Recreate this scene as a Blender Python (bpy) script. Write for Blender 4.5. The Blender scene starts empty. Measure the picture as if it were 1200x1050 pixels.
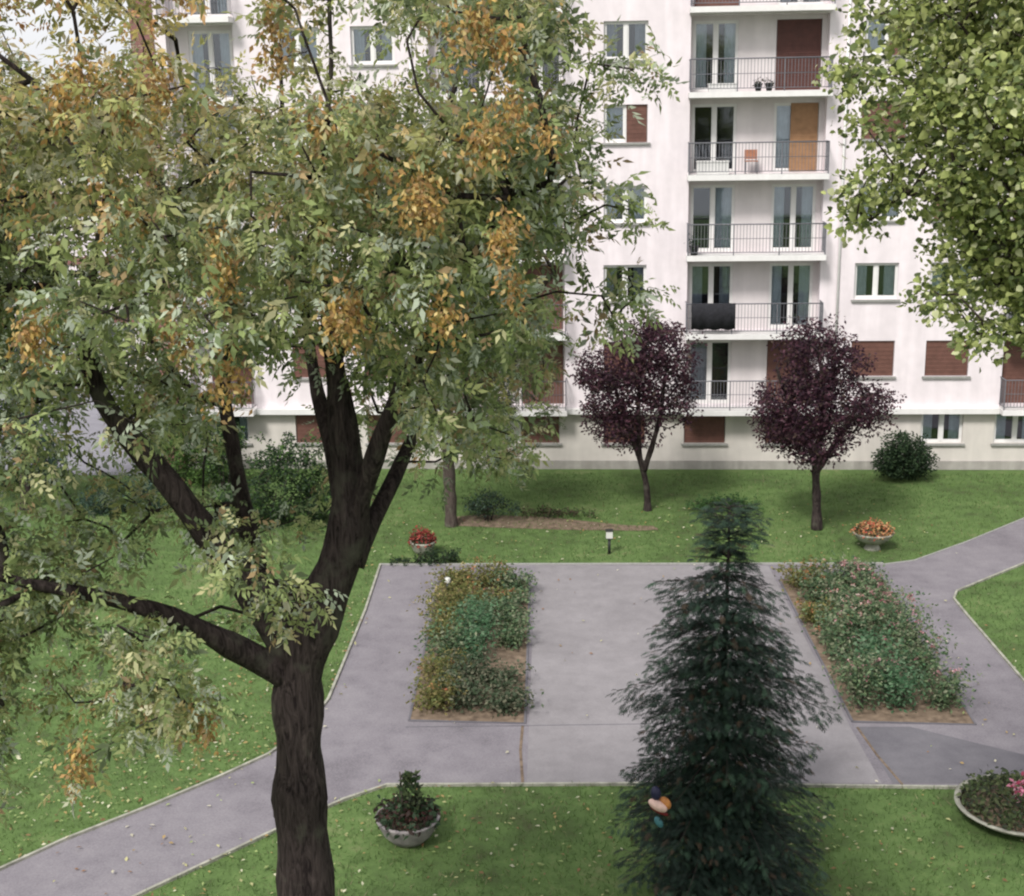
import bpy, bmesh, math, random
import numpy as np
R = math.radians
rng = np.random.default_rng(7)
random.seed(7)
scene = bpy.context.scene
C = scene.collection

# ---------------------------------------------------------------- camera
F_PX, PITCH, ROLL, YAW_F, DIST, CAM_H, YAW_C = 1615.0, .2496, -.0163, -.0352, 49.83, 13.54, -.03325
from mathutils import Vector, Matrix
_cp, _sp, _cr, _sr = math.cos(PITCH), math.sin(PITCH), math.cos(ROLL), math.sin(ROLL)
_r = Vector((math.cos(YAW_C), -math.sin(YAW_C), 0)); _fh = Vector((math.sin(YAW_C), math.cos(YAW_C), 0))
_fw = _fh * _cp - Vector((0, 0, 1)) * _sp; _up = _fh * _sp + Vector((0, 0, 1)) * _cp
_rc = _r * _cr + _up * _sr; _uc = _up * _cr - _r * _sr
cam = bpy.data.cameras.new('camera'); camo = bpy.data.objects.new('camera', cam); C.objects.link(camo)
camo.matrix_world = Matrix(((_rc.x, _uc.x, -_fw.x, 0), (_rc.y, _uc.y, -_fw.y, 0), (_rc.z, _uc.z, -_fw.z, CAM_H), (0, 0, 0, 1)))
cam.sensor_width = 36; cam.lens = F_PX / 1200 * 36; cam.clip_end = 2000; cam.clip_start = .1
scene.camera = camo

def ray(x, y):
    x -= 600; y -= 525
    a = (x*_cr + y*_sr)/F_PX; b = (-x*_sr + y*_cr)/F_PX
    d = _r*a + _fh*(_cp - b*_sp); d.z = -_sp - b*_cp
    return d
def G(x, y, z=0):
    d = ray(x, y); t = (z-CAM_H)/d.z; return Vector((d.x*t, d.y*t, z))
def AY(x, y, Y):
    d = ray(x, y); t = Y/d.y; return np.array((d.x*t, Y, d.z*t+CAM_H))

# ---------------------------------------------------------------- world, sun
SUN_EL, SUN_AZ = 48, -28          # azimuth: where light comes from, measured from -Y (behind the camera) towards -X
w = bpy.data.worlds.new('World'); scene.world = w; w.use_nodes = True
nt = w.node_tree; bg = nt.nodes['Background']
sky = nt.nodes.new('ShaderNodeTexSky'); sky.sky_type = 'NISHITA'; sky.sun_disc = False
sky.sun_elevation = R(SUN_EL); sky.sun_rotation = R(180+28); sky.dust_density = 5; sky.air_density = 1.2
hs = nt.nodes.new('ShaderNodeHueSaturation'); hs.inputs['Saturation'].default_value = .32
cl_ = nt.nodes.new('ShaderNodeMixRGB'); cl_.inputs[0].default_value = .62; cl_.inputs[2].default_value = (11.6, 11.7, 12.1, 1)   # overcast cloud layer
nt.links.new(sky.outputs[0], hs.inputs['Color']); nt.links.new(hs.outputs[0], cl_.inputs[1]); nt.links.new(cl_.outputs[0], bg.inputs['Color'])
bg.inputs['Strength'].default_value = .071
sl = bpy.data.lights.new('sun', 'SUN'); so = bpy.data.objects.new('sun', sl); C.objects.link(so)
sl.energy = 2.3; sl.angle = R(12); sl.color = (1, .97, .93)
az = R(28)
to_sun = Vector((-math.sin(az)*math.cos(R(SUN_EL)), -math.cos(az)*math.cos(R(SUN_EL)), math.sin(R(SUN_EL))))
so.rotation_euler = to_sun.to_track_quat('Z', 'Y').to_euler()
scene.view_settings.view_transform = 'Standard'; scene.view_settings.look = 'None'
scene.view_settings.exposure = .76; scene.view_settings.gamma = 1
scene.cycles.max_bounces = 6; scene.cycles.transparent_max_bounces = 8
scene.cycles.filter_width = 2.2
try: scene.cycles.use_denoising = True
except Exception: pass

# ---------------------------------------------------------------- materials
def s2l(c): return tuple((v/255/12.92 if v/255 <= .04045 else ((v/255+.055)/1.055)**2.4) for v in c)
def mat(name, col, rough=.8, var=.12, scale=6, bump=0, bscale=40, spec=.3, attr=False, trans=0, metal=0, col2=None, detail=5, grime=0):
    m = bpy.data.materials.new(name); m.use_nodes = True; n = m.node_tree.nodes; L = m.node_tree.links
    b = n['Principled BSDF']; b.inputs['Roughness'].default_value = rough; b.inputs['Specular IOR Level'].default_value = spec
    b.inputs['Metallic'].default_value = metal
    tc = n.new('ShaderNodeTexCoord')
    if attr:
        a = n.new('ShaderNodeAttribute'); a.attribute_name = 'Col'; src = a.outputs['Color']
        L.new(src, b.inputs['Base Color'])
        if trans:
            t = n.new('ShaderNodeBsdfTranslucent'); mx = n.new('ShaderNodeMixShader'); mx.inputs[0].default_value = trans
            hv = n.new('ShaderNodeHueSaturation'); hv.inputs['Value'].default_value = 1.5; L.new(src, hv.inputs['Color'])
            L.new(hv.outputs[0], t.inputs['Color']); L.new(b.outputs[0], mx.inputs[1]); L.new(t.outputs[0], mx.inputs[2])
            L.new(mx.outputs[0], n['Material Output'].inputs['Surface'])
        return m
    no = n.new('ShaderNodeTexNoise'); no.inputs['Scale'].default_value = scale; no.inputs['Detail'].default_value = detail
    L.new(tc.outputs['Object'], no.inputs['Vector'])
    cr = n.new('ShaderNodeValToRGB'); e = cr.color_ramp.elements
    c2 = col2 if col2 else tuple(v*(1+var) for v in col)
    c1 = col if col2 else tuple(v*(1-var) for v in col)
    e[0].position = .3; e[1].position = .7; e[0].color = (*c1, 1); e[1].color = (*c2, 1)
    L.new(no.outputs['Fac'], cr.inputs['Fac']); out = cr.outputs['Color']
    if grime:
        g = n.new('ShaderNodeTexNoise'); g.inputs['Scale'].default_value = 1.3; g.inputs['Detail'].default_value = 8
        mp = n.new('ShaderNodeMapping'); mp.inputs['Scale'].default_value = (1.6, 1.6, .22); L.new(tc.outputs['Object'], mp.inputs[0]); L.new(mp.outputs[0], g.inputs['Vector'])
        r2 = n.new('ShaderNodeValToRGB'); r2.color_ramp.elements[0].position = .42; r2.color_ramp.elements[1].position = .68
        r2.color_ramp.elements[0].color = (1-grime,)*3+(1,); r2.color_ramp.elements[1].color = (1, 1, 1, 1)
        L.new(g.outputs['Fac'], r2.inputs['Fac'])
        mm = n.new('ShaderNodeMixRGB'); mm.blend_type = 'MULTIPLY'; mm.inputs[0].default_value = 1
        L.new(out, mm.inputs[1]); L.new(r2.outputs[0], mm.inputs[2]); out = mm.outputs[0]
    L.new(out, b.inputs['Base Color'])
    if bump:
        n2 = n.new('ShaderNodeTexNoise'); n2.inputs['Scale'].default_value = bscale; n2.inputs['Detail'].default_value = 6
        L.new(tc.outputs['Object'], n2.inputs['Vector'])
        bp = n.new('ShaderNodeBump'); bp.inputs['Strength'].default_value = bump; bp.inputs['Distance'].default_value = .02
        L.new(n2.outputs['Fac'], bp.inputs['Height']); L.new(bp.outputs[0], b.inputs['Normal'])
    return m

M = {}
M['render'] = mat('wall_render', (.72, .655, .675), .9, .04, 3, .25, 60, grime=.13)
M['cream'] = mat('ground_floor_render', (.56, .52, .48), .9, .04, 3, .25, 60, grime=.12)
M['white'] = mat('white_paint', (.68, .665, .65), .5, .03, 8, grime=.08)
M['concrete'] = mat('concrete', (.27, .265, .25), .9, .12, 9, .4, 60)
M['palecon'] = mat('pale_stone', (.27, .265, .22), .9, .35, 4, .5, 40)
M['brick'] = mat('red_brown_cladding', (.20, .10, .09), .85, .2, 14, .3, 30)
M['shutter'] = mat('brown_shutter', (.13, .062, .048), .6, .15, 5)
M['shutter_or'] = mat('orange_wood_shutter', (.30, .165, .085), .55, .15, 5)
M['shutter_dk'] = mat('dark_red_shutter', (.085, .034, .028), .6, .15, 5)
M['curtain'] = mat('net_curtain', (.62, .64, .65), .9, .12, 4)
M['curtain2'] = mat('grey_curtain', (.34, .35, .38), .9, .2, 4)
M['room'] = mat('unlit_room_dark', (.035, .033, .035), .9, .3, 1)  # near-black colour carries the shade of the unlit rooms
M['rail'] = mat('grey_metal', (.14, .14, .155), .5, .1, 5, metal=.2)
M['dark'] = mat('black_metal', (.022, .024, .022), .5, .2, 5)
M['roof'] = mat('roof_felt', (.2, .2, .2), .9, .15, 4)
M['soil'] = mat('dry_soil', (.085, .06, .042), .95, 0, 5, .8, 25, col2=(.21, .155, .11))
def bark_mat(name, c0, c1, c2):
    m = bpy.data.materials.new(name); m.use_nodes = True; n = m.node_tree.nodes; L = m.node_tree.links
    b = n['Principled BSDF']; b.inputs['Roughness'].default_value = .92; b.inputs['Specular IOR Level'].default_value = .12
    tc = n.new('ShaderNodeTexCoord'); mp = n.new('ShaderNodeMapping'); mp.inputs['Scale'].default_value = (17, 17, 3.2); L.new(tc.outputs['Object'], mp.inputs[0])
    a = n.new('ShaderNodeTexNoise'); a.inputs['Scale'].default_value = 1; a.inputs['Detail'].default_value = 8; a.inputs['Roughness'].default_value = .7; a.inputs['Distortion'].default_value = 1.2; L.new(mp.outputs[0], a.inputs['Vector'])
    c = n.new('ShaderNodeValToRGB'); e = c.color_ramp.elements; e[0].position = .38; e[0].color = (*c0, 1); e[1].position = .64; e[1].color = (*c1, 1); L.new(a.outputs['Fac'], c.inputs['Fac'])
    l = n.new('ShaderNodeTexNoise'); l.inputs['Scale'].default_value = 3.1; l.inputs['Detail'].default_value = 9; L.new(tc.outputs['Object'], l.inputs['Vector'])
    lr = n.new('ShaderNodeValToRGB'); lr.color_ramp.elements[0].position = .55; lr.color_ramp.elements[1].position = .68; L.new(l.outputs['Fac'], lr.inputs['Fac'])
    mx = n.new('ShaderNodeMixRGB'); mx.inputs[2].default_value = (*c2, 1); L.new(lr.outputs[0], mx.inputs[0]); L.new(c.outputs[0], mx.inputs[1]); L.new(mx.outputs[0], b.inputs['Base Color'])
    bp = n.new('ShaderNodeBump'); bp.inputs['Strength'].default_value = 1; bp.inputs['Distance'].default_value = .05; L.new(a.outputs['Fac'], bp.inputs['Height']); L.new(bp.outputs[0], b.inputs['Normal'])
    return m
M['bark'] = bark_mat('dark_bark', (.014, .010, .010), (.070, .054, .050), (.075, .070, .055))
M['bark2'] = bark_mat('grey_brown_bark', (.04, .03, .027), (.125, .10, .085), (.12, .12, .09))
M['leaf'] = mat('leaf', None, .6, attr=True, trans=.38, spec=.18)
M['needle'] = mat('needle', None, .6, attr=True, trans=.06, spec=.2)
M['petal'] = mat('petal', None, .6, attr=True, trans=.3)
M['grass_blade'] = mat('grass_blade', None, .7, attr=True, trans=.3, spec=.15)
M['lampwhite'] = mat('opal_lamp', (.5, .5, .46), .35, .03, 4)
M['terracotta'] = mat('terracotta', (.34, .15, .09), .8, .15, 8)
M['tub'] = mat('weathered_tub', (.17, .15, .155), .85, 0, 5, .4, 40, col2=(.33, .30, .29))
M['blackcloth'] = mat('black_cloth', (.02, .02, .024), .9, .3, 10)

def glass_mat():
    m = bpy.data.materials.new('window_glass'); m.use_nodes = True; n = m.node_tree.nodes; L = m.node_tree.links
    n.remove(n['Principled BSDF']); t = n.new('ShaderNodeBsdfTransparent'); t.inputs[0].default_value = (.82, .86, .88, 1)
    g = n.new('ShaderNodeBsdfGlossy'); g.inputs['Roughness'].default_value = .03; g.inputs[0].default_value = (.95, .97, 1, 1)
    fr = n.new('ShaderNodeFresnel'); fr.inputs[0].default_value = 1.5
    ad = n.new('ShaderNodeMath'); ad.operation = 'ADD'; ad.inputs[1].default_value = .05; L.new(fr.outputs[0], ad.inputs[0])
    mx = n.new('ShaderNodeMixShader'); L.new(ad.outputs[0], mx.inputs[0]); L.new(t.outputs[0], mx.inputs[1]); L.new(g.outputs[0], mx.inputs[2])
    L.new(mx.outputs[0], n['Material Output'].inputs['Surface']); return m
M['glass'] = glass_mat()

def ground_mat(name, stops, rough, scales, bump):
    """three noises of different size mixed into a ramp"""
    m = bpy.data.materials.new(name); m.use_nodes = True; n = m.node_tree.nodes; L = m.node_tree.links
    b = n['Principled BSDF']; b.inputs['Roughness'].default_value = rough; b.inputs['Specular IOR Level'].default_value = .15
    tc = n.new('ShaderNodeTexCoord'); prev = None
    for k, (s, wgt) in enumerate(scales):
        no = n.new('ShaderNodeTexNoise'); no.inputs['Scale'].default_value = s; no.inputs['Detail'].default_value = 6; no.inputs['Roughness'].default_value = .62
        L.new(tc.outputs['Object'], no.inputs['Vector'])
        mu = n.new('ShaderNodeMath'); mu.operation = 'MULTIPLY'; mu.inputs[1].default_value = wgt; L.new(no.outputs['Fac'], mu.inputs[0])
        if prev is None: prev = mu.outputs[0]
        else:
            ad = n.new('ShaderNodeMath'); ad.operation = 'ADD'; L.new(prev, ad.inputs[0]); L.new(mu.outputs[0], ad.inputs[1]); prev = ad.outputs[0]
    cr = n.new('ShaderNodeValToRGB'); e = cr.color_ramp.elements
    e[0].position = stops[0][0]; e[0].color = (*stops[0][1], 1); e[1].position = stops[-1][0]; e[1].color = (*stops[-1][1], 1)
    for p, c in stops[1:-1]:
        x = e.new(p); x.color = (*c, 1)
    L.new(prev, cr.inputs['Fac']); L.new(cr.outputs[0], b.inputs['Base Color'])
    bp = n.new('ShaderNodeBump'); bp.inputs['Strength'].default_value = bump; bp.inputs['Distance'].default_value = .02
    L.new(prev, bp.inputs['Height']); L.new(bp.outputs[0], b.inputs['Normal'])
    return m
M['lawn'] = ground_mat('lawn', [(.36, (.058, .062, .030)), (.45, (.066, .104, .034)), (.54, (.092, .148, .046)), (.65, (.155, .165, .08))], .95, [(.35, .4), (2.3, .35), (21, .25)], .6)
M['asphalt'] = ground_mat('worn_asphalt', [(.36, (.110, .100, .111)), (.48, (.168, .154, .169)), (.6, (.215, .20, .212))], .9, [(.28, .36), (1.7, .28), (24, .36)], .6)
M['asphalt_dark'] = ground_mat('repair_asphalt', [(.36, (.095, .090, .102)), (.6, (.145, .138, .150))], .9, [(.5, .4), (2.5, .3), (34, .3)], .35)
M['asphalt_pale'] = ground_mat('pale_asphalt', [(.36, (.165, .154, .160)), (.6, (.24, .225, .232))], .9, [(.5, .4), (2.5, .3), (34, .3)], .35)
M['carpark'] = ground_mat('carpark_asphalt', [(.36, (.16, .155, .175)), (.6, (.23, .225, .25))], .9, [(.2, .5), (2.5, .3), (24, .2)], .3)

# ---------------------------------------------------------------- helpers
def tag(o, label=None, cat=None, group=None, kind=None):
    if label: o['label'] = label
    if cat: o['category'] = cat
    if group: o['group'] = group
    if kind: o['kind'] = kind
    return o
def thing(name, label, cat, loc=(0, 0, 0), rz=0, group=None):
    o = bpy.data.objects.new(name, None); C.objects.link(o); o.location = loc; o.rotation_euler = (0, 0, rz); o.empty_display_size = .2
    return tag(o, label, cat, group)
def link(name, me, m, parent=None, smooth=False):
    o = bpy.data.objects.new(name, me); C.objects.link(o)
    if m and not me.materials: me.materials.append(m)
    if parent: o.parent = parent
    return o
class MB:
    def __init__(s): s.v = []; s.f = []; s.sm = []
    def add(s, vs, fs, sm=False):
        o = len(s.v); s.v += [tuple(v) for v in vs]; s.f += [tuple(i+o for i in f) for f in fs]; s.sm += [sm]*len(fs); return s
    def box(s, x0, x1, y0, y1, z0, z1):
        return s.add([(x0,y0,z0),(x1,y0,z0),(x1,y1,z0),(x0,y1,z0),(x0,y0,z1),(x1,y0,z1),(x1,y1,z1),(x0,y1,z1)],
                     [(0,3,2,1),(4,5,6,7),(0,1,5,4),(1,2,6,5),(2,3,7,6),(3,0,4,7)])
    def quad(s, a, b, c, d): return s.add([a, b, c, d], [(0, 1, 2, 3)])
    def tube(s, pts, rad, n=8, cap=True, jit=0):
        pts = [Vector(p) for p in pts]; k = len(pts); rings = []
        t0 = (pts[1]-pts[0]).normalized(); u = t0.orthogonal().normalized()
        for i, p in enumerate(pts):
            t = (pts[min(i+1, k-1)]-pts[max(i-1, 0)]).normalized()
            u = (u - t*u.dot(t)).normalized(); v = t.cross(u); r = rad[i] if hasattr(rad, '__len__') else rad
            rings.append([p+(u*math.cos(2*math.pi*j/n)+v*math.sin(2*math.pi*j/n))*r*(1+(random.uniform(-jit, jit) if jit else 0)) for j in range(n)])
        vs = [q for rg in rings for q in rg]; fs = []
        for i in range(k-1):
            for j in range(n):
                a = i*n+j; b = i*n+(j+1) % n; fs.append((a, b, b+n, a+n))
        if cap: fs.append(tuple(range(n-1, -1, -1))); fs.append(tuple((k-1)*n+j for j in range(n)))
        return s.add(vs, fs, True)
    def lathe(s, prof, n=28, wob=0):
        vs = []; k = len(prof)
        for (r, z) in prof:
            for j in range(n):
                a = 2*math.pi*j/n; rr = r*(1+(random.uniform(-wob, wob) if wob else 0)); vs.append((rr*math.cos(a), rr*math.sin(a), z))
        fs = [(i*n+j, i*n+(j+1) % n, (i+1)*n+(j+1) % n, (i+1)*n+j) for i in range(k-1) for j in range(n)]
        fs.append(tuple(range(n-1, -1, -1))); fs.append(tuple((k-1)*n+j for j in range(n)))
        return s.add(vs, fs, True)
    def mesh(s, name):
        me = bpy.data.meshes.new(name); me.from_pydata(s.v, [], s.f); me.update()
        me.polygons.foreach_set('use_smooth', s.sm); return me
    def build(s, name, m, parent=None): return link(name, s.mesh(name), m, parent)

def np_mesh(name, V, Fc, col=None, m=None, parent=None, smooth=False):
    """V (n,3), Fc (k,w) all faces the same size, col (n,3)"""
    me = bpy.data.meshes.new(name); k, wd = Fc.shape
    me.vertices.add(len(V)); me.vertices.foreach_set('co', V.astype(np.float32).ravel())
    me.loops.add(k*wd); me.loops.foreach_set('vertex_index', Fc.astype(np.int32).ravel())
    me.polygons.add(k); me.polygons.foreach_set('loop_start', (np.arange(k)*wd).astype(np.int32))
    me.polygons.foreach_set('loop_total', np.full(k, wd, np.int32))
    if smooth: me.polygons.foreach_set('use_smooth', np.ones(k, bool))
    me.update(calc_edges=True)
    if col is not None:
        a = me.color_attributes.new('Col', 'FLOAT_COLOR', 'POINT')
        a.data.foreach_set('color', np.c_[np.clip(col, 0, 1), np.ones(len(col))].astype(np.float32).ravel())
    return link(name, me, m, parent)

def norm(a): return a/np.maximum(np.linalg.norm(a, axis=1, keepdims=True), 1e-9)
def instance(T, Fc, P, D, N, S, col, jitcol=0):
    """copy the template (x along D, z along N) to every P; returns V, F, Col"""
    D = norm(D); Yv = norm(np.cross(N, D)); Z = np.cross(D, Yv)
    Rm = np.stack([D, Yv, Z], axis=2)
    V = np.einsum('nij,mj->nmi', Rm, T)*S[:, None, None] + P[:, None, :]
    n, m_, _ = V.shape
    Fa = (Fc[None]+np.arange(n)[:, None, None]*m_).reshape(-1, Fc.shape[1])
    cc = np.repeat(col[:, None, :], m_, axis=1)
    return V.reshape(-1, 3), Fa, cc.reshape(-1, 3)

def leaflet(x, y, ang, L, W):
    """a folded rhombus of 4 points at x,y pointing at ang"""
    c, s = math.cos(ang), math.sin(ang)
    p = [(0, 0, 0), (.45*L, W/2, .012*L/.1*.3), (L, 0, -.12*L), (.45*L, -W/2, .012*L/.1*.3)]
    return [(x+a*c-b*s, y+a*s+b*c, z) for a, b, z in p]
def pinnate(pairs=4, L=.1, W=.042, span=.30):
    v = []; 
    for i in range(pairs):
        x = span*(.25+.75*i/pairs)
        for sd in (1, -1): v += [(a, b, c-.25*a*a/span) for a, b, c in leaflet(x, 0, sd*R(58), L*(1-.12*abs(i-1)), W)]
    v += [(a, b, c-.25*a*a/span) for a, b, c in leaflet(span, 0, 0, L, W)]
    v = np.array(v); return v, np.arange(len(v)).reshape(-1, 4)
PINNATE = pinnate(4, .082, .036, .24)
def ragged(seed, pairs, L, W, span):
    rn = random.Random(seed); v = []
    for i in range(pairs):
        x = span*(.2+.8*i/pairs)
        for sd in (1, -1):
            if rn.random() < .12: continue
            q = leaflet(x+rn.uniform(-.01, .01), 0, sd*R(rn.uniform(35, 80)), L*rn.uniform(.65, 1.15), W*rn.uniform(.7, 1.15)); tw = rn.uniform(-.7, .7)
            v += [(a, b, c+(a-x)*tw*.5-abs(b)*rn.uniform(.1, .7)-.6*a*a/span*.5) for a, b, c in q]
    v += [(a, b, c-.3*a*a/span) for a, b, c in leaflet(span, 0, rn.uniform(-.3, .3), L, W)]
    v = np.array(v); return v, np.arange(len(v)).reshape(-1, 4)
RAGGED = [ragged(1, 3, .085, .042, .16), ragged(2, 4, .070, .036, .20), ragged(3, 2, .10, .052, .12), ragged(4, 5, .062, .030, .22), ragged(5, 3, .075, .046, .14)]
def broad(L=.13, W=.12):
    """lobed leaf of four quads folded on its midrib"""
    v = [(0, 0, 0), (.35, 0, -.02), (.7, 0, -.05), (1, 0, -.12),
         (.12, .42, .07), (.5, .36, .04), (.62, .2, .0), (.12, -.42, .07), (.5, -.36, .04), (.62, -.2, .0)]
    v = np.array(v)*[L, W/.84, L]
    f = np.array([(0, 1, 5, 4), (1, 2, 6, 5), (2, 3, 3, 6), (0, 7, 8, 1), (1, 8, 9, 2), (2, 9, 3, 3)])
    f = np.array([(0, 1, 5, 4), (1, 2, 6, 5), (0, 7, 8, 1), (1, 8, 9, 2)])
    v[2] = (L, 0, -.1*L)
    return v, f
BROAD = broad(.095, .085)
def broad2(seed, L, W):
    rn = random.Random(seed); c = [(0, 0, 0), (.5*L, 0, -.02*L), (L, 0, -.16*L)]
    e = [(-.05*L, .3*W, .05*L), (.3*L, .52*W, .07*L), (.62*L, .38*W, -.02*L)]
    j = lambda p: (p[0]+rn.uniform(-.06, .06)*L, p[1]+rn.uniform(-.06, .06)*W, p[2]+rn.uniform(-.08, .08)*L)
    a = [j(p) for p in e]; b = [j((p[0], -p[1], p[2])) for p in e]
    return np.array(c+a+b), np.array([(0, 1, 4, 3), (1, 2, 5, 4), (0, 6, 7, 1), (1, 7, 8, 2)])
BROADS = [broad2(i, *q) for i, q in enumerate([(.085, .075), (.065, .06), (.10, .08), (.055, .045), (.075, .05)])]
SIMPLE = (np.array([(0, 0, 0), (.45, .26, .05), (1, 0, -.1), (.45, -.26, .05)]), np.array([(0, 1, 2, 3)]))
BLADE = (np.array([(0, -.5, 0), (0, .5, 0), (1, .1, .25), (1, -.1, .25)]), np.array([(0, 1, 2, 3)]))

def rand_dir(n, up=0, flat=1.0):
    d = rng.normal(size=(n, 3)); d[:, 2] *= flat; d[:, 2] += up; return norm(d)

def mixed(name, P, tmpls, palette, weights, parent, m, up=.8, droop=-.3, jit=.5, tint=None, out=None, scale=1.0):
    pick = rng.integers(0, len(tmpls), len(P)); VV, FF, CC, off = [], [], [], 0
    for k, t_ in enumerate(tmpls):
        q = pick == k; n = int(q.sum()); D = rand_dir(n, droop, .6)
        if out is not None: D = norm(D+out[q]*.8)
        N = rng.normal(size=(n, 3))*jit*1.6; N[:, 2] += up
        pal = np.array(palette); col = pal[rng.choice(len(pal), n, p=np.array(weights)/sum(weights))]*rng.uniform(.68, 1.35, (n, 1))
        if tint is not None: col = tint(P[q], col)
        V, Fa, cc = instance(t_[0], t_[1], P[q], D, N, rng.uniform(.65, 1.35, n)*scale, col); VV.append(V); FF.append(Fa+off); CC.append(cc); off += len(V)
    CC = np.concatenate(CC); CC = CC*np.repeat(rng.uniform(.85, 1.15, (len(CC)//4+1, 1)), 4, axis=0)[:len(CC)]
    return np_mesh(name, np.concatenate(VV), np.concatenate(FF), CC, m, parent)

def leaves(name, P, tmpl, size, palette, weights, parent, m, up=.9, droop=-.25, jit=.25, tint=None, out=None, sizevar=.25, material='leaf'):
    n = len(P); D = rand_dir(n, droop, .5)
    if out is not None: D = norm(D+out*.9)
    N = rng.normal(size=(n, 3))*jit*1.6; N[:, 2] += up
    pal = np.array(palette); ci = rng.choice(len(pal), n, p=np.array(weights)/sum(weights)); col = pal[ci]*rng.uniform(.72, 1.3, (n, 1))
    if tint is not None: col = tint(P, col)
    S = size*rng.uniform(1-sizevar, 1+sizevar, n)
    V, Fa, cc = instance(tmpl[0], tmpl[1], P, D, N, S, col)
    return np_mesh(name, V, Fa, cc, M[material], parent)

# ---------------------------------------------------------------- tree growth
def grow(skel, tips, seg=.55, sag=.08, jit=.07, rtip=.006, power=.44, sides=5, stretch=None):
    """skel: list of polylines [(x,y,z,r),...], tips (n,3). Returns (mesh builder, tips parent dirs)"""
    mb = MB(); nodes = []; rad = []
    for line in skel:
        pts = [Vector(p[:3]) for p in line]; rr = [p[3] for p in line]
        # resample with Catmull-Rom
        fine = []; fr = []
        k = len(pts)
        for i in range(k-1):
            p0, p1, p2, p3 = pts[max(i-1, 0)], pts[i], pts[i+1], pts[min(i+2, k-1)]
            ns = max(2, int((p2-p1).length/.16))
            for j in range(ns):
                t = j/ns
                q = .5*((2*p1)+(p2-p0)*t+(2*p0-5*p1+4*p2-p3)*t*t+(3*p1-p0-3*p2+p3)*t**3)
                fine.append(q); fr.append(rr[i]*(1-t)+rr[i+1]*t)
        fine.append(pts[-1]); fr.append(rr[-1])
        wob = [1+.07*math.sin(i*1.3+line[0][0]*9)+random.uniform(-.04, .04) for i in range(len(fr))]
        mb.tube(fine, [a*b for a, b in zip(fr, wob)], 14 if max(fr) > .12 else 8, jit=.05 if max(fr) > .12 else .03)
        for q, a in zip(fine, fr):
            nodes.append(np.array(q)); rad.append(a)
    ns0 = len(nodes)
    # branches leave from the upper 75 % of the skeleton
    zmin = min(n_[2] for n_ in nodes); zmax = max(n_[2] for n_ in nodes)
    P = np.array(nodes); par = [-1]*ns0; usable = [rad[i] < .17 and (n_[2] > zmin+.42*(zmax-zmin) or rad[i] < .09) for i, n_ in enumerate(nodes)]
    pos = P.tolist(); cnt = [0]*ns0
    dmin = np.array([np.min(np.linalg.norm(P-t, axis=1)) for t in tips]); order = np.argsort(dmin)
    arr = np.zeros((len(nodes)+len(tips)*14, 3)); arr[:ns0] = P; us = np.zeros(len(arr), bool); us[:ns0] = usable; N = ns0
    dirs = np.zeros((len(tips), 3)); parent = np.full(len(arr), -1); isnode = np.zeros(len(arr))
    for ti in order:
        t = tips[ti]; d = arr[:N]-t
        dist = np.linalg.norm(d, axis=1)+np.where(us[:N], 0, 1e3)+np.maximum(d[:, 2], 0)*.6
        j = int(np.argmin(dist)); L = np.linalg.norm(arr[j]-t); k = min(12, max(1, int(math.ceil(L/seg)))); prev = j
        a = arr[j].copy()
        for s in range(1, k+1):
            f = s/k; q = a*(1-f)+t*f
            if s < k: q = q+rng.normal(size=3)*jit*min(1, L)
            q[2] += sag*L*math.sin(math.pi*f)
            arr[N] = q; parent[N] = prev; us[N] = True; prev = N; N += 1
        isnode[prev] = 1; dirs[ti] = arr[prev]-arr[parent[prev]]
    c = isnode[:N].copy()
    for i in range(N-1, ns0-1, -1):
        if parent[i] >= 0: c[parent[i]] += c[i]
    r = rtip*np.maximum(c, 1)**power
    for i in range(ns0, N):
        p = parent[i]; r0 = r[p] if p >= ns0 else min(rad[p]*.9, r[i]*1.3)
        r0 = min(r0, r[i]*1.6)
        mb.tube([arr[p], arr[i]], [r0, r[i]], sides if r[i] < .03 else 7, cap=False)
    return mb, norm(dirs+1e-6)

def blob_tips(blobs, Yc, dY, n):
    """tips in ellipsoids seen at px,py,rx,ry; weight by area"""
    ar = np.array([b[2]*b[3]*(b[4] if len(b) > 4 else 1) for b in blobs], float); ch = rng.choice(len(blobs), n, p=ar/ar.sum()); out = []
    for i in ch:
        b = blobs[i]; d = rng.normal(size=3); d /= np.linalg.norm(d); d *= rng.uniform(.12, 1)**.5*(1.0 if rng.uniform() < .8 else rng.uniform(1.05, 1.4))
        out.append(AY(b[0]+d[0]*b[2], b[1]+d[1]*b[3], Yc+d[2]*dY*(b[5] if len(b) > 5 else 1)))
    return np.array(out)
def around(tips, k, rad, flat=.75):
    n = len(tips); P = np.repeat(tips, k, axis=0); o = rand_dir(n*k, 0, flat)*(rng.uniform(.1, 1, (n*k, 1))**.6)*rad
    return P+o, norm(o)

# ================================================================ SETTING
TH = YAW_F
def fac(u, z, y=0):   # facade coordinates -> world
    return Vector((u*math.cos(TH)-y*math.sin(TH), DIST+u*math.sin(TH)+y*math.cos(TH), z))

def poly_sheet(name, pts, z, m, kind='structure', parent=None):
    bm = bmesh.new(); vs = [bm.verts.new((p[0], p[1], z)) for p in pts]; f = bm.faces.new(vs); bmesh.ops.recalc_face_normals(bm, faces=[f])
    if f.normal.z < 0: f.normal_flip()
    bmesh.ops.triangulate(bm, faces=[f]); me = bpy.data.meshes.new(name); bm.to_mesh(me); bm.free()
    o = link(name, me, m, parent)
    if kind: o['kind'] = kind
    return o
lawn = MB().quad((-400, -60, 0), (400, -60, 0), (400, 600, 0), (-400, 600, 0)).build('lawn', M['lawn']); lawn['kind'] = 'structure'

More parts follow.
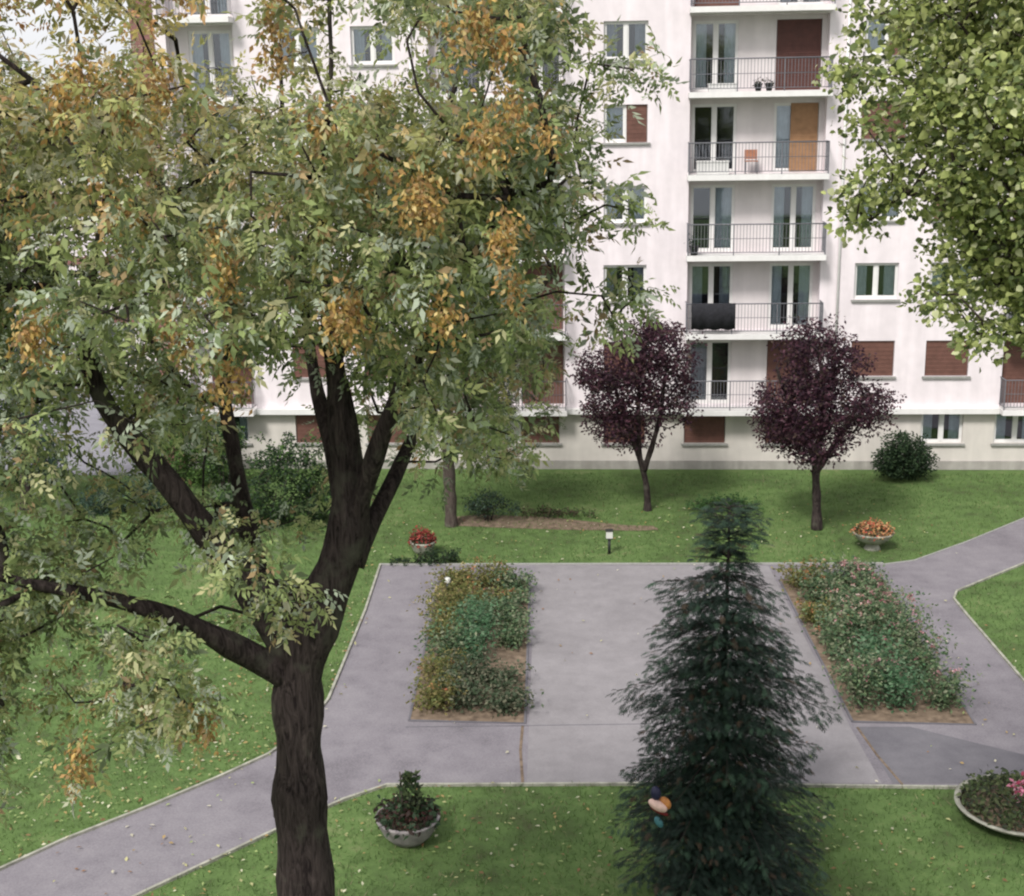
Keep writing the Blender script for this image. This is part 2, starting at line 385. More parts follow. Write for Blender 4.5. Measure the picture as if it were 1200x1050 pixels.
left_up = [(-14.6, 17.2), (-10.2, 22.2), (-9.4, 23.2), (-8.2, 24.4), (-7.1, 25.6), (-6.2, 26.7), (-5.6, 28.0), (-5.35, 29.5), (-5.25, 35.2), (-5.3, 39.0)]
top_edge = [(9.6, 38.8), (10.6, 39.15), (12.6, 40.85), (15.2, 43.3), (19.5, 45.4), (32, 45.9)]
right_lawn = [(32, 42.9), (19.5, 41.9), (16.3, 41.0), (13.7, 38.8), (11.1, 36.5), (10.85, 35.9), (10.85, 35), (10.95, 30.6), (11.1, 27.4), (12, 26.6), (30, 26.4)]
low_edge = [(30, 23.4), (12, 25.2), (7.9, 25.25), (2.2, 25.4), (-3.5, 25.35), (-4.3, 24.75), (-5.4, 23.6), (-6.2, 22.7), (-7.2, 21.6), (-11.6, 16.6)]
PATH = left_up+top_edge+right_lawn+low_edge
poly_sheet('path', PATH, .008, M['asphalt'])
poly_sheet('car_park', [(-46, 50.5), (-15.6, 49.4), (-15.6, 66), (-46, 68)], .008, M['carpark'])
poly_sheet('paving_patch', [(6.72, 25.45), (10.6, 25.4), (10.2, 26.4), (7.7, 28.02), (6.58, 28.02)], .012, M['asphalt_dark'])
poly_sheet('paving_patch', [(-.66, 25.5), (6.5, 25.45), (6.4, 28.1), (6.22, 38.75), (-.66, 38.85)], .012, M['asphalt_pale'])
def strip(name, pts, wd, z0, z1, m):
    mb = MB(); pts = [Vector((p[0], p[1], 0)) for p in pts]; L = []; Rr = []
    for i, p in enumerate(pts):
        t = (pts[min(i+1, len(pts)-1)]-pts[max(i-1, 0)]).normalized(); n_ = Vector((-t.y, t.x, 0)); L.append(p+n_*wd/2); Rr.append(p-n_*wd/2)
    for i in range(len(pts)-1):
        a, b, c, d = L[i], L[i+1], Rr[i+1], Rr[i]
        mb.add([(q.x, q.y, z0) for q in (a, b, c, d)]+[(q.x, q.y, z1) for q in (a, b, c, d)], [(4, 7, 6, 5), (0, 1, 5, 4), (3, 7, 6, 2), (0, 4, 7, 3), (1, 2, 6, 5)])
    o = mb.build(name, m); o['kind'] = 'structure'; return o
strip('kerb', left_up, .06, -.02, .06, M['palecon'])
strip('kerb', [(-5.3, 39.0), (9.6, 38.85)], .08, -.02, .05, M['concrete'])
strip('kerb', right_lawn, .06, -.02, .055, M['palecon'])
strip('kerb', low_edge[1:], .06, -.02, .06, M['palecon'])
strip('kerb', top_edge, .05, -.02, .03, M['concrete'])
strip('paving_joint', [(-.8, 28.1), (-.82, 26.9), (-.74, 25.45)], .06, 0, .016, M['soil'])
strip('paving_joint', [(6.55, 28.0), (6.68, 26.7), (6.9, 25.4)], .05, 0, .016, M['soil'])
strip('paving_joint', [(-3.4, 28.05), (-.8, 28.1), (2.6, 28.2)], .03, 0, .016, M['asphalt_dark'])
BEDL = [(-3.35, 28.35), (-.75, 28.2), (-.8, 37.5), (-3.4, 37.5)]
BEDR = [(6.5, 28.25), (9.15, 28.1), (9.25, 37.5), (6.35, 37.5)]
poly_sheet('flower_bed_soil', BEDL, .03, M['soil']); poly_sheet('flower_bed_soil', BEDR, .03, M['soil'])
for B in (BEDL, BEDR): strip('kerb', B+[B[0]], .05, -.02, .04, M['asphalt_dark'])
poly_sheet('bare_soil', [(-3.6, 42.9), (-1.8, 42.6), (0.2, 42.35), (2.6, 42.2), (3.3, 42.3), (3.1, 42.7), (2.2, 42.8), (-.2, 43.7), (-2.6, 44.1), (-3.5, 43.8)], .012, M['soil'])

def pip(x, y, poly):
    ins = np.zeros(len(x), bool); n = len(poly)
    for i in range(n):
        x0, y0 = poly[i]; x1, y1 = poly[(i+1) % n]
        c = ((y0 > y) != (y1 > y)) & (x < (x1-x0)*(y-y0)/(y1-y0+1e-12)+x0); ins ^= c
    return ins
def in_frame(x, y, pad=60):
    X = x*_r.x+y*_r.y; Y = x*_fh.x+y*_fh.y; Z = -CAM_H
    dd = Y*_cp-Z*_sp; up = Y*_sp+Z*_cp; a = X/dd*F_PX; b = -up/dd*F_PX
    px = 600+a*_cr-b*_sr; py = 525+a*_sr+b*_cr
    return (px > -pad) & (px < 1200+pad) & (py < 1050+pad)

# grass blades over the lawns
n = 210000
gy = 16+rng.uniform(0, 1, n)**1.25*34; gx = rng.uniform(-22, 22, n)
ok = in_frame(gx, gy, 120) & ~pip(gx, gy, PATH)
gx, gy = gx[ok], gy[ok]; ok = gy < DIST-.6+gx*math.sin(TH); gx, gy = gx[ok], gy[ok]; n = len(gx)
patch = .5+.5*np.sin(gx*.9+1.3*np.sin(gy*.55))*np.cos(gy*.7+np.sin(gx*.8)*1.1)
base = np.array((.055, .098, .029))[None]*(1-patch[:, None])+np.array((.105, .165, .050))[None]*patch[:, None]
dry = rng.uniform(size=n) < .12
base[dry] = (.19, .18, .10)
col = base*rng.uniform(.7, 1.35, (n, 1))
V, Fa, cc = instance(BLADE[0]*[1, .17, 1], BLADE[1], np.c_[gx, gy, np.full(n, .002)], rand_dir(n, 1.7), rand_dir(n), rng.uniform(.05, .12, n), col)
tag(np_mesh('grass', V, Fa, cc, M['grass_blade']), 'short mown green grass blades on the lawns', 'grass', kind='stuff')
# fallen leaves
n = 3200
fx = np.r_[rng.uniform(-13, -5, n//2), rng.uniform(-6, 12, n-n//2)]; fy = np.r_[rng.uniform(20, 36, n//2), rng.uniform(17.5, 45, n-n//2)]
cc_ = np.array([(-8.5, 29, 1.6), (-6.4, 30.5, .9), (-9.5, 25.5, 1.5), (-7.2, 26.8, .7), (-3.2, 24.2, .9), (-.5, 22.5, 1.6), (4.9, 23.5, .9), (-11, 33, 2), (-6.2, 35, 1.2), (-7.6, 24.2, .8)])
q_ = cc_[rng.integers(0, len(cc_), 900)]; fx = np.r_[fx, q_[:, 0]+rng.normal(size=900)*q_[:, 2]]; fy = np.r_[fy, q_[:, 1]+rng.normal(size=900)*q_[:, 2]*.8]; n = len(fx)
onp = pip(fx, fy, PATH); keep = ~onp | (rng.uniform(size=n) < .16); fx, fy = fx[keep], fy[keep]; n = len(fx)
pal = np.array([(.42, .40, .20), (.34, .24, .10), (.55, .52, .38), (.22, .12, .06), (.30, .36, .14)])
V, Fa, cc = instance(SIMPLE[0], SIMPLE[1], np.c_[fx, fy, rng.uniform(.04, .08, n)], rand_dir(n, 0, .15), rand_dir(n, 3), rng.uniform(.05, .13, n), pal[rng.integers(0, 5, n)]*rng.uniform(.7, 1.2, (n, 1)))
tag(np_mesh('fallen_leaves', V, Fa, cc, M['petal']), 'pale yellow fallen leaves scattered over the grass', 'fallen leaves', kind='stuff')

# ================================================================ APARTMENT BUILDING
Z0, ST = 2.36, 2.8
UL, UR, TOP = -14.9, 30.0, Z0+ST*6
bld = thing('apartment_building', 'long white rendered apartment block with stacked balconies behind the lawn', 'apartment building', (0, DIST, 0), TH)
def panel(mb, y, u0, u1, z0, z1, ops):
    us = sorted({u0, u1} | {v for o in ops for v in o[:2]}); zs = sorted({z0, z1} | {v for o in ops for v in o[2:4]})
    for i in range(len(us)-1):
        for j in range(len(zs)-1):
            cu, cz = (us[i]+us[i+1])/2, (zs[j]+zs[j+1])/2
            if not (u0 < cu < u1 and z0 < cz < z1): continue
            if any(o[0] < cu < o[1] and o[2] < cz < o[3] for o in ops): continue
            mb.quad((us[i], y, zs[j]), (us[i+1], y, zs[j]), (us[i+1], y, zs[j+1]), (us[i], y, zs[j+1]))
    for a, b, c, d, dep in ops:
        mb.quad((a, y, c), (a, y+dep, c), (a, y+dep, d), (a, y, d)); mb.quad((b, y, c), (b, y, d), (b, y+dep, d), (b, y+dep, c))
        mb.quad((a, y, c), (b, y, c), (b, y+dep, c), (a, y+dep, c)); mb.quad((a, y, d), (a, y+dep, d), (b, y+dep, d), (b, y, d))
wall = MB(); gwall = MB(); loggias = [MB() for _ in range(4)]
WINCOLS = [1.75, 10.68, 13.33, -7.1, -9.77, 21.5, 24.2]; WW = 1.54
BALCS = [(4.68, 9.54, (4.86, 7.72)), (-4.44, .42, (-4.1, -1.28)), (16.0, 20.86, (16.2, 19.1)), (-13.75, -11.2, (-13.0,))]
DW = 1.56
ops = []
for k in range(6):
    zb = Z0+ST*k
    for u in WINCOLS: ops.append((u, u+WW, zb+1.15, zb+2.45, .2))
    for a, b, ds in BALCS: ops.append((a+.07, b-.07, zb+.03, zb+2.58, .45))
panel(wall, 0, UL+.8, UR, Z0, TOP, ops)
for k in range(6):
    zb = Z0+ST*k
    for bi_, (a, b, ds) in enumerate(BALCS): panel(loggias[bi_], .45, a+.07, b-.07, zb+.03, zb+2.58, [(d, d+DW, zb+.05, zb+2.42, .14) for d in ds])
GW = [(4.72, 6.24), (7.7, 9.2), (1.75, 3.29), (-1.32, .12), (-4.1, -2.6), (-7.1, -5.6), (-9.82, -8.3), (13.33, 14.84), (15.96, 17.5), (19.1, 20.6), (22, 23.5), (-13.0, -11.6)]
panel(gwall, .06, UL+.8, UR, .32, Z0-.1, [(a, b, .99, 2.2, .18) for a, b in GW])
wall.quad((UR, 0, Z0), (UR, 12, Z0), (UR, 12, TOP), (UR, 0, TOP)); wall.quad((UL, 12, 0), (UL, .1, 0), (UL, .1, TOP), (UL, 12, TOP)); wall.quad((UR, 12, 0), (UL, 12, 0), (UL, 12, TOP), (UR, 12, TOP))
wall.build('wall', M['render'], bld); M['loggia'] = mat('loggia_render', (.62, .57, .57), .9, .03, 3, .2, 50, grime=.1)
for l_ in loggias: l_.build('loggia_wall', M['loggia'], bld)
gwall.quad((UR, .06, 0), (UR, 12, 0), (UR, 12, Z0), (UR, .06, Z0))
gwall.build('ground_floor_wall', M['cream'], bld)
MB().box(UL+.8, UR+.02, 0, .05, 0, .32).build('plinth', mat('plinth', (.36, .34, .31), .95, .1, 4, .4, 40, grime=.25), bld)
MB().box(UL+.8, UR+.05, -.28, .3, Z0-.2, Z0-.003).build('string_course', M['white'], bld)
MB().box(UL-.02, UL+.8, -.06, .5, 0, TOP+.35).build('corner_pier', M['brick'], bld)
MB().box(UL+.05, UR, 1.5, 1.6, .1, TOP-.05).build('dark_room_backing', M['room'], bld)  # added dark sheet standing in for shaded room depth behind the panes
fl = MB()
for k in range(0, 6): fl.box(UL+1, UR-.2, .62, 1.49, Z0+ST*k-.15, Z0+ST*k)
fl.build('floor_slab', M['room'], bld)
MB().box(UL, UR, -.25, 12.2, TOP, TOP+.3).build('roof', M['roof'], bld)

def slats(u0, u1, z0, z1, y):
    mb = MB(); n = max(3, int((z1-z0)/.075)); h = (z1-z0)/n
    for i in range(n): mb.box(u0, u1, y+(.014 if i % 2 else 0), y+.025, z0+i*h, z0+(i+1)*h-.008)
    mb.box(u0, u1, y+.03, y+.04, z0, z1)
    return mb
def drape(u0, u1, z0, z1, y, seed):
    rn = random.Random(seed); n = max(8, int((u1-u0)/.045)); vs = []; ph = rn.uniform(0, 6)
    for i in range(n+1):
        u = u0+(u1-u0)*i/n; yy = y+.025*math.sin(i*1.7+ph)+.01*math.sin(i*.6)
        vs += [(u, yy, z0+.02), (u, yy*.5+y*.5, z1)]
    return MB().add(vs, [(2*i, 2*i+2, 2*i+3, 2*i+1) for i in range(n)], True)
def window(name, u0, u1, z0, z1, y, style, sill=True, seed=0):
    """style: c curtain, g grey curtain, d dark, s shutter, o orange, r dark red, h half curtain half shutter, x half grey curtain half orange, l left dark right curtain"""
    f = MB(); t = .055
    f.box(u0, u1, y, y+.06, z0, z0+t); f.box(u0, u1, y, y+.06, z1-t, z1); f.box(u0, u0+t, y, y+.06, z0+t, z1-t); f.box(u1-t, u1, y, y+.06, z0+t, z1-t)
    m = (u0+u1)/2; f.box(m-.05, m+.05, y-.012, y+.05, z0+t, z1-t)
    for a, b in ((u0+t, m-.05), (m+.05, u1-t)):
        f.box(a, a+.045, y+.012, y+.045, z0+t, z1-t); f.box(b-.045, b, y+.012, y+.045, z0+t, z1-t); f.box(a+.045, b-.045, y+.012, y+.045, z0+t, z0+t+.07); f.box(a+.045, b-.045, y+.012, y+.045, z1-t-.05, z1-t)
    o = f.build(name, M['white'], bld)
    MB().box(u0+t, u1-t, y+.026, y+.031, z0+t, z1-t).build('pane', M['glass'], o)
    ca = {'c': 'curtain', 'g': 'curtain2', 'l': 'curtain', 'h': 'curtain', 'x': 'curtain', 'p': 'curtain2'}.get(style)
    if style in 'cg':
        w_ = (u1-u0); drape(u0+t, u0+w_*.30, z0+t, z1-t, y+.14, seed).build('curtain', M[ca], o); drape(u1-w_*.30, u1-t, z0+t, z1-t, y+.14, seed+5).build('curtain', M[ca], o)
    if style == 'l': drape(m-.05, u1-t, z0+t, z1-t, y+.14, seed).build('curtain', M[ca], o)
    if style in 'hxp': drape(u0+t, m+.02, z0+t, z1-t, y+.14, seed).build('curtain', M[ca], o)
    sm = {'s': 'shutter', 'o': 'shutter_or', 'r': 'shutter_dk', 'h': 'shutter', 'x': 'shutter_or', 'q': 'shutter'}.get(style)
    if style in 'sor': slats(u0+.02, u1-.02, z0+.01, z1-.01, y-.06).build('shutter', M[sm], o)
    if style in 'hx': slats(m+(.03 if style == 'h' else -.2), u1-.03, z0+.01, z1-.01, y-.06).build('shutter', M[sm], o)
    if style == 'q': slats(u0+.02, u1-.02, z0+(z1-z0)*.55, z1-.01, y-.06).build('shutter', M[sm], o)
    if sill: MB().box(u0-.09, u1+.09, y-.22 if y > .12 else -.1, y-.001, z0-.07, z0-.002).build('sill', M['concrete'], o)
    return o
sty = {(1.75, 4): 'g', (1.75, 3): 'h', (1.75, 2): 'c', (1.75, 1): 'g', (1.75, 0): 's', (10.68, 1): 'c', (13.33, 1): 'c', (10.68, 0): 's', (13.33, 0): 's', (-7.1, 0): 's', (-9.77, 0): 's', (-9.77, 1): 'c', (-7.1, 4): 'c', (-9.77, 4): 'c'}
for k in range(6):
    zb = Z0+ST*k
    for u in WINCOLS:
        window('window', u, u+WW, zb+1.15, zb+2.45, .12, sty.get((u, k), random.choice('ccgsdhq')), seed=int(u*10)+k)
dsty = {(4.86, 4): 'c', (7.72, 4): 'r', (4.86, 3): 'd', (7.72, 3): 'x', (4.86, 2): 'l', (7.72, 2): 'c', (4.86, 1): 'g', (7.72, 1): 'c', (4.86, 0): 'p', (7.72, 0): 's',
        (-1.28, 4): 'd', (-4.1, 4): 'd', (-1.28, 3): 'r', (-4.1, 3): 'd', (-13.0, 4): 'c', (16.2, 0): 's', (19.1, 0): 'c', (-1.28, 0): 's'}
for k in range(6):
    zb = Z0+ST*k
    for a, b, ds in BALCS:
        for d in ds: window('balcony_door', d, d+DW, zb+.05, zb+2.42, .50, dsty.get((d, k), random.choice('cdgcs')), sill=False, seed=int(d*10)+k)
        PJ = .72
        bal = MB().box(a, b, -PJ, .449, zb-.16, zb+.029).build('balcony', M['white'], bld)
        r_ = MB(); zt = zb+1.12
        r_.tube([(a+.04, -PJ+.05, zt), (b-.04, -PJ+.05, zt)], .024, 6); r_.tube([(a+.04, -PJ+.05, zb+.14), (b-.04, -PJ+.05, zb+.14)], .015, 6)
        r_.tube([(a+.04, -PJ+.05, zb+.62), (b-.04, -PJ+.05, zb+.62)], .012, 6)
        for e in (a+.04, b-.04):
            for zz, rr in ((zt, .024), (zb+.14, .015)): r_.tube([(e, -PJ+.05, zz), (e, -.01, zz)], rr, 6)
            for i in range(5): r_.box(e-.008, e+.008, -PJ+.12+i*.13, -PJ+.136+i*.13, zb+.14, zt)
        nb = int((b-a)/.115)
        for i in range(nb+1):
            u = a+.04+(b-a-.08)*i/nb; t = .02 if i % 14 == 0 else .0085
            r_.box(u-t, u+t, -PJ+.05-t*.6, -PJ+.05+t*.6, zb+.03 if t > .01 else zb+.14, zt)
        r_.build('railing', M['rail'], bal)
for i, (a, b) in enumerate(GW):
    s_ = {4.72: 's', 7.7: 's', 1.75: 's', -1.32: 's', -9.82: 's', 13.33: 'c', 15.96: 'c', -7.1: 's'}.get(a, 'c')
    window('window', a, b, .99, 2.2, .18, s_, seed=i)
for u in (10.1, -5.0):
    MB().tube([(u, -.07, Z0+.05), (u, -.07, TOP)], .045, 8).build('downpipe', M['white'], bld)

# things on the balconies
def bal_item(name, label, cat, u, k, y=-.3):
    p = fac(u, Z0+ST*k+.032, y); return thing(name, label, cat, p, TH)
t = bal_item('storage_box', 'white box standing on the left end of the balcony with the orange shutter', 'box', 5.55, 3, -.36)
b = MB().box(-.55, .55, -.22, .22, 0, .42); b.build('crate_body', M['white'], t); MB().box(-.57, .57, -.24, .24, .422, .47).build('lid', M['white'], t)
t = bal_item('storage_box', 'low white box standing before the curtained door on the highest balcony', 'box', 5.85, 4, -.36)
MB().box(-.5, .5, -.2, .2, 0, .24).build('crate_body', M['white'], t); MB().box(-.52, .52, -.22, .22, .242, .28).build('lid', M['white'], t)
t = bal_item('folding_chair', 'small reddish folding chair on the balcony with the orange shutter', 'chair', 6.9, 3, -.2)
MB().box(-.22, .22, -.2, .2, .42, .45).build('seat', M['terracotta'], t); MB().box(-.22, .22, .18, .21, .5, .82).build('backrest', M['terracotta'], t)
for sx in (-1, 1):
    for sy in (-1, 1): MB().tube([(sx*.2, sy*.18, 0), (sx*.2, -sy*.18 if 0 else sy*.19, .42)], .013, 6).build('leg', M['rail'], t)
    MB().tube([(sx*.2, .195, .45), (sx*.2, .195, .82)], .012, 6).build('back_post', M['rail'], t)
for i, (u, lab) in enumerate([(7.05, 'small dark pot on the highest balcony, left one of the pair'), (7.42, 'small dark pot on the highest balcony, right one of the pair')]):
    t = bal_item('flower_pot', lab, 'flower pot', u, 4, -.42)
    MB().lathe([(.09, 0), (.14, .22), (.155, .22), (.155, .26), (.12, .26), (.11, .2)], 14).build('pot', M['dark'], t)
    P = rng.normal(size=(60, 3))*[.09, .09, .06]+[0, 0, .3]; leaves('foliage', P, SIMPLE, .09, [(.05, .06, .04), (.09, .08, .05)], [1, 1], t, M['leaf'])
t = bal_item('plant_tub', 'dark green tub plant in the left corner of the third balcony down', 'potted plant', 4.95, 2, -.45)
MB().lathe([(.12, 0), (.17, .3), (.185, .3), (.185, .34), (.14, .34), (.13, .28)], 14).build('pot', M['dark'], t)
leaves('foliage', rng.normal(size=(120, 3))*[.1, .1, .14]+[0, 0, .5], SIMPLE, .1, [(.03, .06, .04), (.05, .08, .04)], [1, 1], t, M['leaf'])
t = bal_item('draped_cloth', 'black cloth hung over the railing of the balcony above the purple trees', 'cloth', 5.65, 1, -.735)
vs = []; nn = 26
for i in range(nn+1):
    u = -.78+1.56*i/nn; yy = .014*math.sin(i*1.1)+.012*math.sin(i*.37)
    vs += [(u, -.035+yy, .18+.02*math.sin(i*.8)), (u, -.03+yy*.4, 1.09), (u, .0, 1.125), (u, .085, 1.09), (u, .09-yy*.5, .8)]
c_ = MB().add(vs, [(5*i+j, 5*i+5+j, 5*i+6+j, 5*i+1+j) for i in range(nn) for j in range(4)], True).build('cloth', M['blackcloth'], t)
md = c_.modifiers.new('s', 'SOLIDIFY'); md.thickness = .006

# neighbouring building on the far left
nb_ = thing('neighbour_building', 'pale low building with red brown band beyond the car park at far left', 'building', (-31.5, 69, 0), R(4))
nw = MB(); ops = [(-8+3.3*i, -6.6+3.3*i, 1.1+3*k, 2.5+3*k, .15) for i in range(6) for k in range(4)]
panel(nw, 0, -10, 12, 0, 13, ops); nw.quad((12, 0, 0), (12, 10, 0), (12, 10, 13), (12, 0, 13)); nw.quad((-10, 10, 0), (-10, 0, 0), (-10, 0, 13), (-10, 10, 13)); nw.quad((12, 10, 0), (-10, 10, 0), (-10, 10, 13), (12, 10, 13))
nw.build('wall', M['render'], nb_); MB().box(-10.2, 12.2, -.2, 10.2, 13, 13.4).build('roof', M['roof'], nb_)
for k in range(4): MB().box(-10.05, 12.05, -.06, -.003, 2.62+3*k, 3.0+3*k).build('facade_band', M['brick'], nb_)
for a, b, c, d, e in ops:
    f = MB().box(a, b, .1, .14, c, c+.06).box(a, b, .1, .14, d-.06, d).box(a, a+.06, .1, .14, c+.06, d-.06).box(b-.06, b, .1, .14, c+.06, d-.06).box((a+b)/2-.04, (a+b)/2+.04, .1, .14, c+.06, d-.06).build('window', M['white'], nb_)
    MB().box(a, b, .145, .15, c, d).build('pane', mat('dark_pane', (.06, .065, .075), .1, .1, 2, spec=.6) if 'dark_pane' not in bpy.data.materials else bpy.data.materials['dark_pane'], f)

# ================================================================ FRONT TREE
TY = 12.0
def sk(px, Y=TY):   # px: list of (x, y, width_px[, Y])
    out = []
    for q in px:
        yy = q[3] if len(q) > 3 else Y; p = AY(q[0], q[1], yy); dist = yy*_cp+(CAM_H-p[2])*_sp
        out.append((p[0], p[1], p[2], q[2]/2*dist/F_PX))
    return out
g0 = AY(362, 1050, TY)
trunk_line = [(g0[0]+.12, TY+.05, -.1, .46), (g0[0]+.1, TY+.03, .25, .38), (g0[0]+.05, TY, 1.2, .33)]+sk([(361, 1120, 70), (359, 1050, 67), (356, 1000, 65), (352, 950, 63), (351, 915, 59), (350, 860, 56), (349, 815, 56)])
main_stem = sk([(353, 775, 63), (367, 735, 60), (385, 690, 56), (403, 645, 52), (410, 600, 46), (408, 550, 40), (402, 500, 33), (396, 450, 27), (388, 400, 22), (384, 340, 17), (378, 285, 13), (372, 230, 11), (380, 160, 8), (388, 80, 6), (386, 0, 5), (392, -90, 4)])
limbs = [trunk_line+main_stem,
    sk([(405, 640, 38), (425, 580, 24, 11.9), (446, 515, 22, 11.7), (470, 455, 19, 11.5), (497, 405, 16, 11.3), (525, 350, 12, 11.1), (560, 290, 9, 10.9), (600, 230, 6, 10.8)]),
    sk([(412, 660, 30), (437, 610, 22, 12.2), (462, 560, 18, 12.5), (490, 500, 13, 12.8), (530, 440, 10, 13.1), (590, 380, 8, 13.4), (650, 320, 6, 13.5)]),
    sk([(405, 590, 30), (388, 520, 20, 12.3), (372, 460, 16, 12.5), (362, 400, 13, 12.8), (352, 330, 9, 13), (340, 250, 7, 13), (332, 150, 6, 13), (328, 50, 4, 13)]),
    sk([(352, 785, 50), (318, 725, 42, 11.9), (285, 680, 38, 11.8), (248, 632, 34, 11.7), (205, 575, 32, 11.5), (160, 522, 28, 11.4), (124, 475, 24, 11.3), (104, 425, 20, 11.2), (100, 370, 14, 11.1), (112, 300, 10, 11), (125, 220, 8, 11), (115, 140, 6, 11)]),
    sk([(345, 795, 42), (300, 772, 34, 11.8), (255, 748, 28, 11.5), (200, 722, 22, 11.2), (130, 702, 18, 10.9), (60, 688, 14, 10.7), (0, 676, 12, 10.5), (-80, 640, 8, 10.3)]),
    sk([(356, 745, 34), (318, 700, 28, 12.4), (298, 650, 24, 12.7), (285, 590, 21, 12.9), (272, 520, 18, 13.1), (262, 450, 14, 13.2), (275, 380, 11, 13.3), (262, 300, 8, 13.3), (235, 200, 6, 13.2), (215, 100, 4, 13.1)]),
    sk([(300, 690, 24), (345, 692, 26, 12.2), (372, 688, 26)]),
    sk([(384, 330, 14), (340, 305, 11, 11.6), (290, 285, 9, 11.3), (245, 262, 7, 11), (190, 235, 5, 10.8)]),
    sk([(392, 420, 18), (430, 350, 11, 12.5), (470, 260, 9, 12.9), (510, 170, 7, 13), (540, 80, 5, 13)]),
]
rows = {   # crown density in steps of 50 (photo measure), columns from -350
 -150: '5555532223334455443200', -100: '5555532213224455544310', -50: '6666643113233455555420',
 0:  '5666632111221422456531', 50: '6677765132522443544432', 100: '7777788766445667776652', 150: '8888889977567888998876', 200: '8888888777667899999876',
 250: '7777777776777889999975', 300: '7788888777778889999975', 350: '7777777666666677788864', 400: '5555555776664334677531',
 450: '5555555764553223355300',
 500: '5555555763543222233100',
 550: '5555555654422210000000',
 600: '5555555544322200000000',
 650: '5555555555443210000000',
 700: '0122334444332100000000',
 750: '0122334333421000000000',
 800: '0122334233321000000000',
 850: '0122334232100000000000',
 900: '0000011000000000000000'}
tips = []
for ry, s in rows.items():
    for i, ch in enumerate(s):
        dns = int(ch); cx = -352+50*i
        k = rng.poisson(dns*.52*(1.4 if dns >= 7 and ry < 400 else 1))
        for _ in range(k):
            x = cx+rng.uniform(-4, 54); y = ry+rng.uniform(-4, 54)
            if x > 655-.00028*(y-230)**2: continue
            if 175 < x < 480 and y < 105 and rng.uniform() < .55: continue
            if 500 < x and 38 < y < 112 and rng.uniform() < .75: continue
            e = 1-abs((x-230)/560)**2.2
            dY = (.6+2.6*max(0, e))*(.5 if y > 560 else 1)*(.55 if y > 420 and x < 160 else 1)
            base_Y = 12.1 if y < 400 else ((12.9 if x > 70 and y < 640 else 11.3) if x < 330 else 12.6)
            tips.append(AY(x, y, base_Y+rng.uniform(-1, 1)*dY))
# sprays that stand out at the right edge against the facade
edge = [(722, 84, 16, 9), (700, 75, 12, 6), (740, 78, 8, 6), (680, 140, 10, 12), (678, 170, 8, 10), (712, 238, 16, 9), (742, 242, 8, 6), (680, 215, 16, 12), (728, 372, 16, 9), (695, 352, 14, 10), (742, 350, 8, 8), (675, 262, 12, 10),
        (632, 30, 30, 14), (600, 25, 30, 18), (560, 40, 28, 16), (215, 822, 24, 8), (205, 828, 14, 6), (340, 700, 20, 12), (90, 890, 12, 12)]
for x, y, rx, ry in edge:
    for _ in range(max(1, int(rx*ry/95))): tips.append(AY(x+rng.uniform(-rx, rx), y+rng.uniform(-ry, ry)*.7, (11.4 if x > 500 else 10.6)+rng.uniform(-.3, .3)))
tips = np.array(tips)
front = thing('tree', 'large dark trunked tree with orange seed clusters spreading across the left', 'tree', (g0[0], TY, 0))
def put(o):  # keep world placement under a moved empty
    o.location = -Vector(front.location); return o
mbt, dirs = grow(limbs, tips, seg=.5)
o = mbt.build('trunk', M['bark'], front); put(o)
P, O = around(tips, 32, .28, .8); O = norm(O+np.repeat(dirs, 32, axis=0)*.5)
def front_tint(P, col):
    # warm, browning leaves at the upper left and in patches
    f = np.sin(P[:, 0]*2.1+P[:, 2]*1.7)*np.cos(P[:, 2]*2.3-P[:, 1]*1.1+P[:, 0]*.7)
    warm = np.clip((P[:, 2]-12.4)*.55, 0, 1)*np.clip((-1.6-P[:, 0])*.5+.35, .1, 1)*.55+np.clip(f-.4, 0, 1)*.6
    wm = np.clip(warm*rng.uniform(.2, 1.2, len(P)), 0, 1)[:, None]
    return col*(1-wm)+col*np.array((1.9, 1.2, .85))*wm
PAL = [(.20, .245, .10), (.27, .31, .135), (.125, .16, .08), (.34, .38, .29), (.37, .36, .20), (.30, .22, .12)]
put(mixed('crown', P, RAGGED, PAL, [4, 4, 3, 3, 2, .8], front, M['leaf'], up=.75, droop=-.35, jit=.55, tint=front_tint, out=O, scale=.78))
# hanging orange seed clusters
cl = [(158, 252), (150, 268), (255, 288), (262, 300), (402, 372), (392, 385), (412, 366), (32, 385), (45, 375), (38, 400), (570, 165), (585, 170), (560, 158), (592, 272), (585, 285), (492, 240), (505, 248), (500, 225), (110, 72), (95, 88), (320, 30), (325, 60), (210, 390), (260, 330), (600, 130), (480, 230), (640, 160), (190, 100), (70, 120), (275, 440), (255, 445), (150, 130), (90, 905), (95, 880), (240, 850), (560, 30), (590, 55), (535, 40), (430, 200), (370, 150), (520, 370), (600, 340), (20, 250), (130, 250)]
cps = []
for x, y in cl:
    c = AY(x, y, 9.2+rng.uniform(0, .6) if y < 500 else 10.4); m_ = rng.integers(70, 170)
    cps.append(c+rng.normal(size=(m_, 3))*[.06, .06, .10]*rng.uniform(.8, 1.3))
for _ in range(6):
    c = AY(rng.uniform(-100, 680), rng.uniform(-60, 330), 10.2+rng.uniform(0, 2.5)); cps.append(c+rng.normal(size=(90, 3))*[.055, .055, .09])
cps = np.concatenate(cps)
put(leaves('seed_clusters', cps, SIMPLE, .055, [(.42, .28, .09), (.34, .20, .075), (.48, .37, .16), (.26, .17, .08)], [3, 3, 2, 2], front, M['petal'], up=.2, droop=-1.2, jit=.8, material='petal'))
